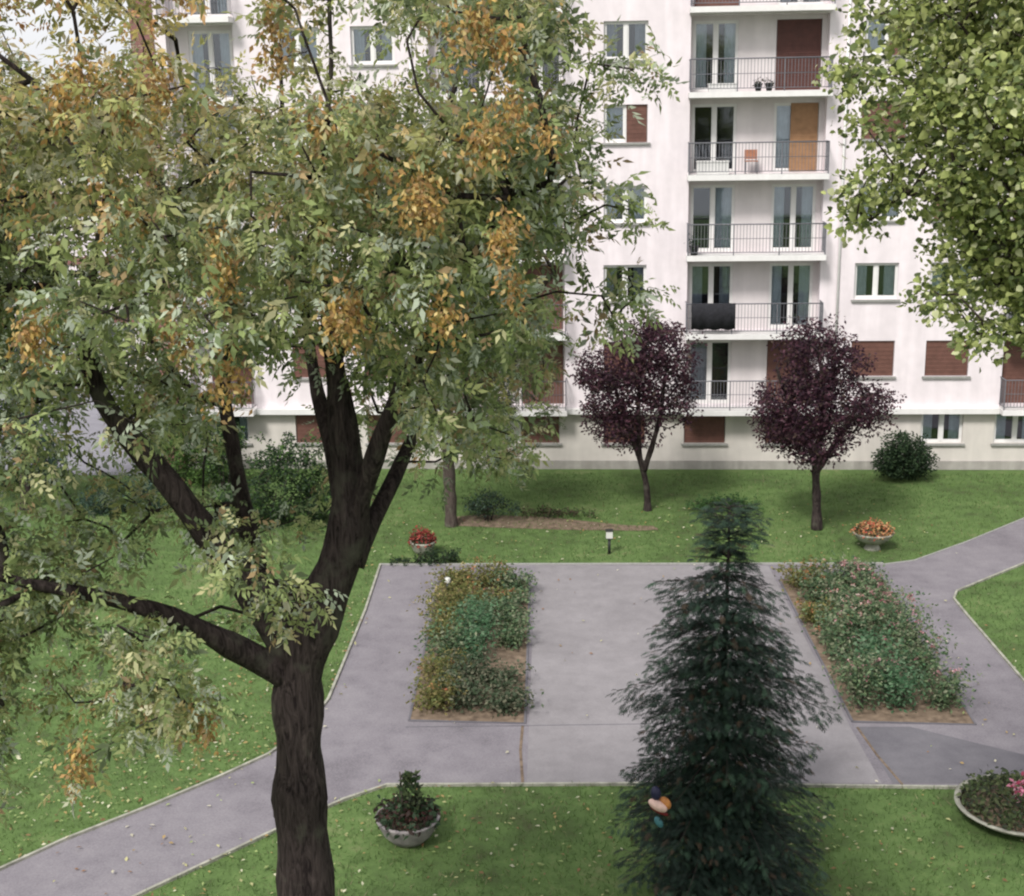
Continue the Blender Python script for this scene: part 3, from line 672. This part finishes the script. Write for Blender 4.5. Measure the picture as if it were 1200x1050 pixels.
# swollen burr on the trunk
bp_ = AY(330, 945, TY); mb = MB(); mb.lathe([(.02, -.26), (.10, -.2), (.15, -.08), (.16, .04), (.12, .17), (.03, .24)], 16, .08)
o = mb.build('burr', M['bark'], front); o.location = Vector(bp_)-front.location+Vector((.07, 0, 0))

# ================================================================ RIGHT TREE
rt_base = (7.6, 15.5, 0)
right = thing('tree', 'leafy pale green tree whose crown fills the top right corner', 'tree', rt_base)
bx = [(-260, 1025), (-100, 1015), (0, 1040), (50, 1005), (100, 1010), (150, 1022), (200, 1028), (230, 1020), (260, 1048), (300, 1100), (340, 1130), (370, 1152), (400, 1178), (430, 1205)]
tips = []
for _ in range(1700):
    y = rng.uniform(-260, 425); b0 = np.interp(y, [q[0] for q in bx], [q[1] for q in bx]); x = b0+30+rng.uniform(-12, 22)+rng.uniform(0, 1)*(1548-b0)
    if (x > 1380) and rng.uniform() < .3: continue
    e = min(1, (x-b0)/230); yb = min(1, max(.0, (470-y)/200))
    tips.append(AY(x, y, 14.6+rng.uniform(-1, 1)*(.5+2.0*e*yb)))
for x, y, rx, ry, k in [(993, 78, 10, 22, 3), (1012, 75, 14, 20, 4), (1022, 20, 14, 16, 3), (1012, 215, 18, 18, 6), (1012, 250, 10, 10, 3), (1012, 150, 10, 12, 3), (1110, 335, 20, 18, 6), (1150, 380, 16, 22, 6)]:
    for _ in range(k): tips.append(AY(x+rng.uniform(-rx, rx), y+rng.uniform(-ry, ry), 14.2+rng.uniform(-.4, .4)))
tips = np.array(tips)
skr = [[(7.6, 15.5, -.1, .42), (7.6, 15.5, .3, .33), (7.55, 15.5, 2, .28), (7.5, 15.4, 5, .24), (7.45, 15.3, 8, .2), (7.4, 15.2, 11, .15), (7.2, 15.1, 13.5, .1), (7.1, 15, 16, .05)],
       [(7.48, 15.4, 6.5, .14), (6.9, 15.0, 8.6, .1), (6.2, 14.7, 10.5, .07), (5.5, 14.4, 12, .045)],
       [(7.45, 15.3, 8, .13), (6.8, 15.6, 10, .09), (6.1, 15.7, 12, .06), (5.4, 15.4, 14, .04)],
       [(7.4, 15.2, 9.5, .11), (7.0, 14.5, 11.5, .08), (6.3, 14.0, 13.4, .05)],
       [(7.48, 15.4, 7.5, .12), (8.4, 15.0, 10, .08), (9, 15, 13, .05)]]
mbt, dirs = grow(skr, tips, seg=.5)
o = mbt.build('trunk', M['bark2'], right); o.location = -Vector(rt_base)
P, O = around(tips, 62, .33, .8)
o = mixed('crown', P, BROADS, [(.27, .31, .11), (.37, .40, .16), (.16, .20, .08), (.46, .47, .28), (.09, .115, .05)], [4, 4, 3, 2, 1.8], right, M['leaf'], up=.8, droop=-.3, jit=.7, out=O, scale=.8)
o.location = -Vector(rt_base)

# ================================================================ OTHER TREES
def simple_tree(name, label, cat, base, skel_px, blobs, Yc, dY, ntips, per, tmpl, size, pal, wts, bark='bark', rad=.3, group=None, material='leaf', extra=None, up=.8):
    t = thing(name, label, cat, base, 0, group); b = Vector(base)
    tips = blob_tips(blobs, Yc, dY, ntips); mbt, dirs = grow([sk(s, Yc) if not isinstance(s[0][0], tuple) else s for s in skel_px], tips, seg=.5, rtip=.009)
    o = mbt.build('trunk', M[bark], t); o.location = -b
    P, O = around(tips, per, rad, .85)
    o = leaves('crown', P, tmpl, size, pal, wts, t, M['leaf'], up=up, droop=-.2, jit=.5, out=O, material=material); o.location = -b
    return t
PUR = [(.046, .020, .030), (.080, .034, .048), (.025, .012, .020), (.10, .055, .068), (.075, .050, .040)]
b1 = G(758, 596); b2 = G(957, 618)
simple_tree('tree', 'smaller purple leaved tree on the lawn, left of the two purple ones', 'tree', b1,
    [[(759, 601, 11), (758, 575, 7), (753, 548, 7), (742, 515, 7), (728, 480, 5), (718, 440, 3)], [(754, 552, 8), (765, 520, 6), (775, 480, 5), (780, 430, 3)], [(750, 540, 6), (748, 490, 5), (750, 430, 3)]],
    [(740, 430, 56, 42, 1.2), (770, 405, 40, 32), (690, 440, 18, 30, .6), (800, 430, 16, 26, .6), (745, 385, 12, 14, .5), (800, 480, 14, 16, .5), (715, 465, 34, 38), (745, 490, 44, 34), (782, 455, 34, 34), (728, 505, 28, 20, .7), (765, 395, 22, 18, .6), (700, 490, 18, 24, .4)], b1.y-.2, 1.9, 560, 24, SIMPLE, .13, PUR, [4, 3, 4, 1.2, 1])
simple_tree('tree', 'larger purple leaved tree on the lawn beside the orange flower bowl', 'tree', b2,
    [[(957, 622, 14), (957, 590, 10), (956, 560, 9), (955, 535, 9), (940, 500, 7), (920, 460, 5), (910, 430, 3)], [(956, 548, 10), (962, 500, 8), (965, 450, 6), (955, 400, 3)], [(957, 552, 9), (985, 510, 6), (1010, 470, 4), (1030, 460, 3)]],
    [(955, 425, 42, 48), (900, 470, 16, 22, .6), (960, 385, 10, 14, .5), (1005, 430, 18, 26, .6), (935, 480, 50, 42, 1.2), (985, 480, 50, 40, 1.1), (915, 500, 32, 26), (1020, 475, 32, 24, .7), (955, 520, 42, 28), (935, 400, 22, 26, .6), (985, 420, 26, 26, .6), (918, 385, 14, 12, .4), (1045, 465, 18, 9, .5), (980, 385, 5, 14, .2), (925, 378, 6, 10, .2)], b2.y-.2, 2.1, 640, 24, SIMPLE, .13, PUR, [4, 3, 4, 1.2, 1])
b3 = G(528, 616)
simple_tree('tree', 'slim green tree standing beside the bare soil strip on the far lawn', 'tree', b3,
    [[(529, 620, 16), (528, 590, 14), (526, 550, 14), (525, 500, 13), (528, 440, 10), (535, 380, 7), (540, 300, 4)], [(526, 500, 9), (560, 450, 6), (600, 420, 4)], [(526, 510, 9), (490, 460, 6), (465, 430, 4)]],
    [(540, 430, 75, 60), (490, 470, 50, 45), (590, 450, 55, 50), (560, 500, 55, 35), (620, 430, 40, 50, .8), (480, 520, 30, 26, .5), (590, 525, 36, 26, .7), (560, 350, 80, 60, .6), (640, 500, 25, 22, .4)], b3.y, 2.6, 420, 13, PINNATE, .9, [(.075, .105, .045), (.11, .135, .07), (.055, .075, .035), (.16, .15, .07)], [3, 3, 2, 1], bark='bark2')

# far left background trees and shrubs
def shrub(name, label, cat, base, blobs, Yc, dY, n, per, size, pal, group=None, rad=.18, tmpl=SIMPLE):
    t = thing(name, label, cat, base, 0, group); b = Vector(base); tips = blob_tips(blobs, Yc, dY, n)
    c = tips.mean(0); stems = [[(base[0]+dx, base[1]+dy, -.03, .035), (base[0]+dx*2+(c[0]-base[0])*.4, base[1]+dy*2, c[2]*.5, .02), (c[0]+dx*4, c[1]+dy*3, max(c[2], .3), .01)] for dx, dy in ((-.08, 0), (.09, .03), (0, -.08))]
    mbt, dirs = grow(stems, tips, seg=.4, rtip=.004); o = mbt.build('stems', M['bark'], t); o.location = -b
    P, O = around(tips, per, rad, .85); P[:, 2] = np.maximum(P[:, 2], .03)
    o = leaves('foliage', P, tmpl, size, pal, [1]*len(pal), t, M['leaf'], up=.7, jit=.6, out=O); o.location = -b
    return t
DKG = [(.028, .05, .024), (.045, .075, .034), (.02, .036, .02)]
MDG = [(.07, .13, .035), (.10, .17, .045), (.05, .09, .03)]
BLG = [(.05, .085, .06), (.075, .115, .085), (.03, .055, .042)]
b = G(1060, 560); shrub('shrub', 'dense dark green shrub against the wall by the curtained ground floor window', 'shrub', b, [(1060, 538, 34, 20), (1045, 542, 20, 16), (1078, 540, 20, 18), (1060, 520, 26, 14, .8)], b.y-.4, .8, 300, 24, .11, DKG)
b = G(210, 566); shrub('shrub', 'bright green rounded shrub beyond the fork of the leaning left limb', 'shrub', b, [(212, 500, 34, 42), (205, 535, 40, 34), (225, 550, 36, 26)], b.y, 1.0, 255, 28, .12, MDG)
b = G(320, 612); shrub('shrub', 'wide dark green shrub behind the dark trunk of the front tree', 'shrub', b, [(330, 575, 62, 44), (290, 590, 40, 36), (378, 570, 34, 44), (340, 535, 44, 26, .8), (350, 610, 44, 26)], b.y, 1.3, 345, 28, .12, DKG+MDG[:1])
b = G(150, 600); shrub('shrub', 'low grey green shrub at the edge of the left lawn', 'shrub', b, [(150, 585, 34, 20), (175, 572, 28, 24), (115, 588, 30, 20)], b.y, .8, 165, 22, .11, BLG)
b = G(265, 575); shrub('shrub', 'middle green shrub between the bright shrub and the wide dark one', 'shrub', b, [(262, 540, 26, 30), (270, 515, 20, 20, .7)], b.y+.4, .8, 165, 25, .12, MDG+DKG)
b = G(30, 596); simple_tree('tree', 'blue green bushy tree at the left edge beside the car park', 'tree', b,
    [[(32, 600, 18), (30, 540, 12), (30, 480, 8), (28, 420, 4)]], [(28, 440, 34, 50), (20, 500, 42, 40), (45, 530, 34, 26), (10, 400, 30, 40, .7), (-50, 470, 50, 70)], b.y, 1.6, 450, 22, SIMPLE, .16, BLG, [3, 3, 2])
b = G(60, 566); shrub('shrub', 'dark low shrub next to the blue green tree at the left', 'shrub', b, [(50, 560, 34, 22), (20, 575, 34, 20)], b.y, .8, 180, 22, .12, DKG)
b = G(572, 610); shrub('shrub', 'dark blue green bush on the bare soil strip of the far lawn', 'shrub', b, [(575, 588, 26, 15), (560, 594, 18, 10), (596, 596, 14, 9, .6)], b.y, .6, 110, 14, .09, BLG+DKG)
b = G(640, 606); shrub('shrub', 'low loose green plants right of the blue green bush', 'shrub', b, [(640, 600, 36, 5), (680, 601, 26, 4)], b.y, .5, 60, 12, .09, [(.05, .08, .03), (.08, .06, .04)], rad=.1)
b = G(850, 598); shrub('shrub', 'low dark green spreading shrub on the far lawn behind the spruce tip', 'shrub', b, [(850, 590, 38, 9), (820, 592, 20, 6)], b.y, .8, 100, 14, .1, [(.04, .085, .03), (.055, .11, .035)], rad=.14)

# ================================================================ SPRUCE
sb = Vector((2.82, 21.6, 0)); sp_ = thing('spruce', 'dark blue green spruce standing on the near lawn in front of the paving', 'spruce tree', sb)
HT = AY(843, 603, 21.6)[2]
tr = MB(); tr.tube([(0, 0, -.05), (.02, 0, HT*.3), (-.03, .02, HT*.65), (0, 0, HT)], [.13, .10, .05, .008], 10, jit=.05)
V_, F_, C_ = [], [], []
def finger(x, ang, L, W, z=0):
    c, q = math.cos(ang), math.sin(ang); out = []
    for a, b, h in ((0, -.15*W, 0), (.55*L, -.5*W, .01), (L, 0, -.012), (.55*L, .5*W, .01)): out.append((x+a*c-b*q, a*q+b*c, z+h))
    return out
spray = finger(0, 0, .21, .022)
for q_ in range(13):
    x_ = .012+.0125*q_; spray += finger(x_, (1 if q_ % 2 else -1)*random.uniform(.55, .95), .085*(1-.035*q_), .013, random.uniform(-.012, .012))
SPRAY = (np.array(spray), np.arange(len(spray)).reshape(-1, 4))
SP, SD, SN, SS, SC = [], [], [], [], []
# silhouette: half widths left / right at heights (fraction of height)
SIL = [(1045, 712, 985), (1000, 712, 985), (960, 705, 978), (930, 708, 970), (900, 722, 955), (870, 742, 945), (840, 714, 950), (815, 724, 960), (790, 738, 955), (770, 728, 930), (745, 745, 908), (722, 768, 908), (700, 746, 903), (682, 782, 872), (665, 800, 893), (645, 793, 897), (628, 808, 876), (612, 830, 858), (602, 840, 849)]
hz = []; wl = []; wr = []
for y_, a_, b_ in SIL:
    z_ = max(0, AY(845, y_, 21.6)[2]); m_ = (21.6*_cp+(CAM_H-z_)*_sp)/F_PX; hz.append(z_/HT); wl.append((845-a_)*m_*.95); wr.append((b_-845)*m_*.95)
_old = [0, .06, .15, .27, .36, .42, .52, .60, .66, .74, .80, .86, .93, 1.0]
z = .35; bi = 0
while z < HT-.06:
    f = z/HT; full = max(5, int(13-6*f)); tier_k = rng.uniform(.84, 1.1)
    for q in range(int(full*2.0)):
        a = bi*2.4+rng.uniform(-.3, .3); bi += 1; inner = q >= full; zz = z+(rng.uniform(-.05, .05) if not inner else rng.uniform(.03, .25))
        side = math.cos(a); wL, wR = np.interp(f-.05, hz, wl), np.interp(f-.05, hz, wr)
        L = (wR if side > 0 else wL)*abs(side)+.5*(wL+wR)*(1-abs(side)); L *= tier_k*(rng.uniform(.76, 1.12) if not inner else rng.uniform(.36, .62))
        dr = np.array((math.cos(a), math.sin(a), 0)); tw = np.array((-dr[1], dr[0], 0)); rise = .30 if f > .85 else -.04-.12*(1-f)
        ns = max(4, int(L/.12)); pts = []
        for i in range(ns+1):
            s = i/ns; pts.append(np.array((0, 0, zz))+dr*L*s+tw*.05*math.sin(s*4+a)*L+np.array((0, 0, L*(rise*s-.24*s*s+.28*max(0, s-.65)**1.2))))
        tr.tube(pts, [max(.004, .024*(1-f*.6)*(1-.85*i/ns)) for i in range(ns+1)], 5, cap=False)
        for i in range(1, ns+1):
            s = i/ns
            if s < .08: continue
            wid = (.46*L*min(1, (1-s)*2.2)*(.45+.55*min(1, s*1.8)))+.06
            dd = norm((pts[i]-pts[i-1])[None])[0]
            for sd in (1, -1, 0):
                reach = wid*rng.uniform(.55, 1.15) if sd else .03; k = max(1, int(reach/.072))
                for j in range(k):
                    o_ = (j+rng.uniform(.1, .9))*reach/k
                    p = pts[i]+tw*sd*o_+dd*o_*.45+np.array((0, 0, -.16*o_+rng.uniform(-.04, .02)))
                    SP.append(p); SD.append(dd*rng.uniform(.5, 1)+tw*sd*rng.uniform(.4, 1.1)+np.array((0, 0, rng.uniform(-.45, .02)))); SN.append((rng.uniform(-.6, .6), rng.uniform(-.6, .6), 1)); SS.append(rng.uniform(.6, 1.15))
                    tipn = s > .78 or j == k-1
                    SC.append(np.array((.024, .048, .028) if tipn and rng.uniform() < .5 else (.010, .021, .014) if rng.uniform() < .93 else (.05, .035, .022))*rng.uniform(.65, 1.4))  # outer sprays partly lighter: light on the tips is put into their colour
    z += .62-.30*f
tr.build('trunk', M['bark'], sp_)
V, Fa, cc = instance(SPRAY[0], SPRAY[1], np.array(SP), np.array(SD), np.array(SN), np.array(SS), np.array(SC))
np_mesh('needles', V, Fa, cc, M['needle'], sp_)
print('sprays', len(SP))

# ================================================================ BEDS, PLANTERS
def rose(base, r, h, pal, blossoms, label, cat='rose bush', name='rose_bush', group=None, n=170, leafsize=.11):
    t = thing(name, label, cat, base, rng.uniform(0, 6), group)
    mb = MB(); tp = []
    for i in range(9):
        a = rng.uniform(0, 6.28); rr = r*rng.uniform(.3, .95); hh = h*rng.uniform(.6, 1.05)
        e = (rr*math.cos(a), rr*math.sin(a), hh); mb.tube([(0, 0, -.03), (e[0]*.45, e[1]*.45, hh*.55), e], [.012, .009, .004], 5, cap=False)
        tp.append(e); tp.append((e[0]*.6, e[1]*.6, hh*.65)); tp.append((e[0]*.35, e[1]*.35, hh*.4))
    mb.build('stems', M['bark2'], t)
    tp = np.array(tp); P = tp[rng.integers(0, len(tp), n)]+rng.normal(size=(n, 3))*[r*.28, r*.28, h*.17]; P[:, 2] = np.maximum(P[:, 2], .05)
    leaves('foliage', P, SIMPLE, leafsize, pal, [1]*len(pal), t, M['leaf'], up=.6, jit=.6)
    if blossoms:
        k, bp = blossoms; Q = tp[::3][rng.integers(0, 9, k)]+rng.normal(size=(k, 3))*[r*.15, r*.15, .05]+[0, 0, .05]
        Q = np.repeat(Q, 9, axis=0)+rng.normal(size=(k*9, 3))*.032
        leaves('blossoms', Q, SIMPLE, .07, bp, [1]*len(bp), t, M['petal'], up=.8, jit=.8, material='petal')
    return t
GR = [(.085, .14, .07), (.13, .18, .09), (.055, .095, .05), (.20, .22, .14)]
YG = [(.15, .15, .05), (.11, .13, .045), (.20, .17, .07)]
TE = [(.055, .12, .06), (.08, .16, .08), (.13, .20, .12)]
DK = [(.05, .075, .04), (.075, .10, .06), (.15, .15, .10)]
PK = [(.42, .20, .22), (.34, .13, .15), (.50, .32, .32)]
OR = [(.45, .22, .10), (.30, .10, .05)]
SKIP = {('left', 2, 2)}
ordn = ['nearest', 'second', 'third', 'fourth', 'fifth', 'sixth', 'farthest']
def bedplants(bedname, x0, x1, cols, spec, rowsn=7):
    for i in range(rowsn):
        y = 28.95+i*1.32
        for j, (cw, xo) in enumerate(cols):
            if (bedname, i, j) in SKIP: continue
            pal, pw, bl, hh = spec(i, j)
            hh = hh*(.72 if i >= 5 else .88 if bedname == 'right' else 1)
            desc = pw+' rose bush in the '+bedname+' bed, '+(ordn[i]+' place of its '+cw+' row' if len(cols) > 1 else ordn[i])
            x = x0+(x1-x0)*xo+rng.uniform(-.12, .12)
            rose((x, y+rng.uniform(-.2, .2), .03), rng.uniform(.55, .72), hh*rng.choice([.75, .9, 1.05, 1.2]), pal, bl, desc, group='rose bushes in the paved beds', n=int(rng.integers(800, 1000)))
def specL(i, j):
    if j == 1 and i in (3,): return TE, 'blue green', None, .95
    if i <= 1: return ((YG if j == 0 else DK), ('yellowing' if j == 0 else 'dark'), (3, OR) if j == 0 else None, .6)
    if i == 2: return (GR if j != 1 else TE), ('leafy' if j != 1 else 'blue green'), None, .9
    if j == 0: return YG, 'yellow leaved', (4, [(.5, .42, .2)]), .7
    return (YG if i > 4 and j == 1 else GR), ('yellowing' if i > 4 and j == 1 else 'green'), (5, OR) if i > 4 else None, .8
bedplants('left', -3.35, -.78, [('left', .2), ('middle', .5), ('right', .8)], specL)
def specR(i, j):
    if i <= 2: return (TE if j == 1 else GR), ('blue green' if j == 1 else 'tall green'), (4, PK) if j != 1 else (3, PK), 1.15
    if j == 2: return GR, 'pink flowered', (16, PK), 1.1
    if j == 0: return (GR if i % 2 else YG), ('sparse green' if i % 2 else 'yellowing'), (5, OR), .8
    return (GR, 'pale flowered', (10, [(.5, .38, .34), (.42, .2, .18)]), 1.0)
bedplants('right', 6.4, 9.2, [('left', .18), ('middle', .48), ('right', .76)], specR)
# little dried edging plants
def planter(name, label, base, r, h, bowl_m, plants, pedestal=False, rim=.05):
    t = thing(name, label, 'flower planter', base)
    z = .22 if pedestal else 0
    if pedestal: MB().lathe([(r*.42, 0), (r*.36, .05), (r*.3, .14), (r*.38, .219)], 24).build('pedestal', bowl_m, t)
    MB().lathe([(r*.5, z), (r*.78, z+h*.35), (r*.94, z+h*.75), (r, z+h*.9), (r+.015, z+h), (r-rim, z+h), (r-rim-.02, z+h*.8)], 32, .006).build('bowl', bowl_m, t)
    MB().lathe([(r-rim-.015, z+h*.81), (r*.4, z+h*.9)], 24).build('soil', M['soil'], t)
    for (nm, n_, spread, zc, zs, size, pal, mt) in plants:
        a = rng.uniform(0, 6.28, n_); rr = (r-rim)*np.sqrt(rng.uniform(0, 1, n_))*spread
        P = np.c_[rr*np.cos(a), rr*np.sin(a), z+h*.85+np.abs(rng.normal(size=n_))*zs+zc*(1-(rr/r)**2)]
        leaves(nm, P, SIMPLE, size, pal, [1]*len(pal), t, None, up=.6, jit=.6, material=mt)
    return t
fp = G(479, 984)
t = planter('flower_planter', 'grey round bowl planter with a tall upright plant on the near lawn', (fp.x, fp.y, 0), .60, .50, M['tub'],
    [('foliage', 620, 1.12, .16, .12, .13, [(.04, .07, .035), (.05, .08, .045), (.045, .03, .025)], 'leaf'), ('reddish_foliage', 130, 1.0, .22, .1, .11, [(.10, .035, .03), (.07, .03, .03)], 'leaf')])
up_ = rng.uniform(0, 1, 420); a = rng.uniform(0, 6.28, 420); rr = (.32*(1-up_*.55))*np.sqrt(rng.uniform(0, 1, 420))
leaves('upright_foliage', np.c_[rr*np.cos(a)+.05, rr*np.sin(a),   .5+up_*.85], SIMPLE, .12, [(.045, .08, .035), (.075, .10, .045), (.04, .05, .03)], [1, 1, 1], t, None, up=.3, jit=.5, droop=1.0)
MB().tube([(-.08, 0, .4), (-.1, 0, .95), (-.12, .01, 1.4)], [.03, .022, .012], 6).build('bare_stem', M['bark2'], t)
fp = G(1022, 643)
planter('flower_planter', 'round pale bowl planter full of orange flowers beside the larger purple tree', (fp.x, fp.y, 0), .62, .34, M['palecon'],
    [('foliage', 420, 1.05, .12, .08, .11, [(.09, .10, .04), (.12, .10, .05), (.06, .08, .035)], 'leaf'), ('blossoms', 420, 1.12, .20, .10, .10, [(.50, .19, .09), (.40, .09, .06), (.55, .36, .20), (.48, .28, .12)], 'petal')], pedestal=True)
fp = G(496, 649)
planter('flower_planter', 'small pale planter of dark red flowers at the corner of the far lawn', (fp.x, fp.y, 0), .40, .42, M['palecon'],
    [('foliage', 260, 1.1, .12, .08, .11, [(.05, .08, .04), (.06, .05, .03)], 'leaf'), ('blossoms', 380, 1.25, .25, .13, .10, [(.24, .035, .03), (.17, .03, .03), (.30, .07, .05)], 'petal')])
b = G(520, 660); shrub('shrub', 'dark green low plants beside the planter of dark red flowers', 'shrub', b, [(515, 650, 30, 8), (482, 660, 26, 5)], b.y, .4, 60, 14, .1, DKG, rad=.12)
fp = Vector((8.8, 24.1, 0))
planter('flower_planter', 'wide stone rimmed round planter with pink flowers at the right edge', (fp.x, fp.y, 0), 1.2, .30, M['palecon'],
    [('foliage', 1700, 1.0, .18, .10, .12, [(.06, .085, .035), (.10, .12, .055), (.045, .055, .035)], 'leaf')], rim=.09)
t = bpy.context.scene.collection.objects[-1].parent
a = rng.uniform(0, 6.28, 420); rr = .5*np.sqrt(rng.uniform(0, 1, 420))
leaves('blossoms', np.c_[0.35+rr*np.cos(a), .05+rr*np.sin(a), .42+rng.uniform(0, .22, 420)], SIMPLE, .12, [(.52, .20, .28), (.62, .36, .42), (.30, .05, .09)], [1, 1, 1], t, None, up=.6, jit=.6, material='petal')

# small coloured ornament among the spruce boughs
oc = AY(771, 944, 20.3)
t = thing('garden_ornament', 'small pale pink ornament with orange and dark red trim among the left spruce boughs', 'garden ornament', oc); t.scale = (.85, .85, .85)
def blobm(sx, sy, sz, c, tilt=0, n=14, k=9):
    vs = []; fs = []
    for i in range(k+1):
        for j in range(n):
            th = math.pi*i/k; ph = 2*math.pi*j/n; x, y, z = sx*math.sin(th)*math.cos(ph), sy*math.sin(th)*math.sin(ph), sz*math.cos(th)
            vs.append((c[0]+x*math.cos(tilt)-z*math.sin(tilt), c[1]+y, c[2]+x*math.sin(tilt)+z*math.cos(tilt)))
    for i in range(k):
        for j in range(n): fs.append((i*n+j, (i+1)*n+j, (i+1)*n+(j+1) % n, i*n+(j+1) % n))
    return MB().add(vs, fs, True)
blobm(.21, .10, .10, (0, 0, 0), -.55).build('body', mat('pale_pink_paint', (.62, .42, .36), .5, .15, 9), t)
blobm(.15, .08, .10, (.14, .06, .02), -.9).build('wing', mat('orange_paint', (.42, .17, .05), .5, .2, 9), t)
blobm(.20, .07, .05, (.03, .03, -.13), -.5).build('belly', mat('dark_red_paint', (.12, .012, .012), .5, .2, 9), t)
blobm(.10, .09, .15, (-.04, .03, .24), .1).build('crest', mat('navy_paint', (.014, .014, .04), .5, .2, 9), t)
blobm(.07, .05, .13, (.02, .02, -.36), .5).build('tail', mat('teal_paint', (.05, .15, .17), .5, .2, 9), t)
MB().tube([(-.04, .03, .3), (-.04, .03, 1.0)], .006, 5).build('cord', M['dark'], t)

# ================================================================ LAMPS AND POSTS
fp = G(714, 649)
t = thing('bollard_light', 'low garden light with white box head on a dark post, far lawn', 'garden light', (fp.x, fp.y, 0))
MB().tube([(0, 0, -.05), (0, 0, .5)], .045, 12).build('post', M['dark'], t)
MB().box(-.11, .11, -.11, .11, .50, .52).box(-.12, .12, -.12, .12, .742, .76).build('cap', M['dark'], t)
MB().box(-.10, .10, -.10, .10, .521, .741).build('lamp_head', M['lampwhite'], t)
fp = G(525, 694)
t = thing('bollard_light', 'short post with a white top at the far end of the left bed', 'garden light', (fp.x, fp.y, 0))
MB().tube([(0, 0, -.05), (0, 0, .28)], .055, 12).build('post', M['dark'], t)
MB().lathe([(.075, .281), (.085, .30), (.085, .40), (.05, .44)], 14).build('lamp_head', M['lampwhite'], t)
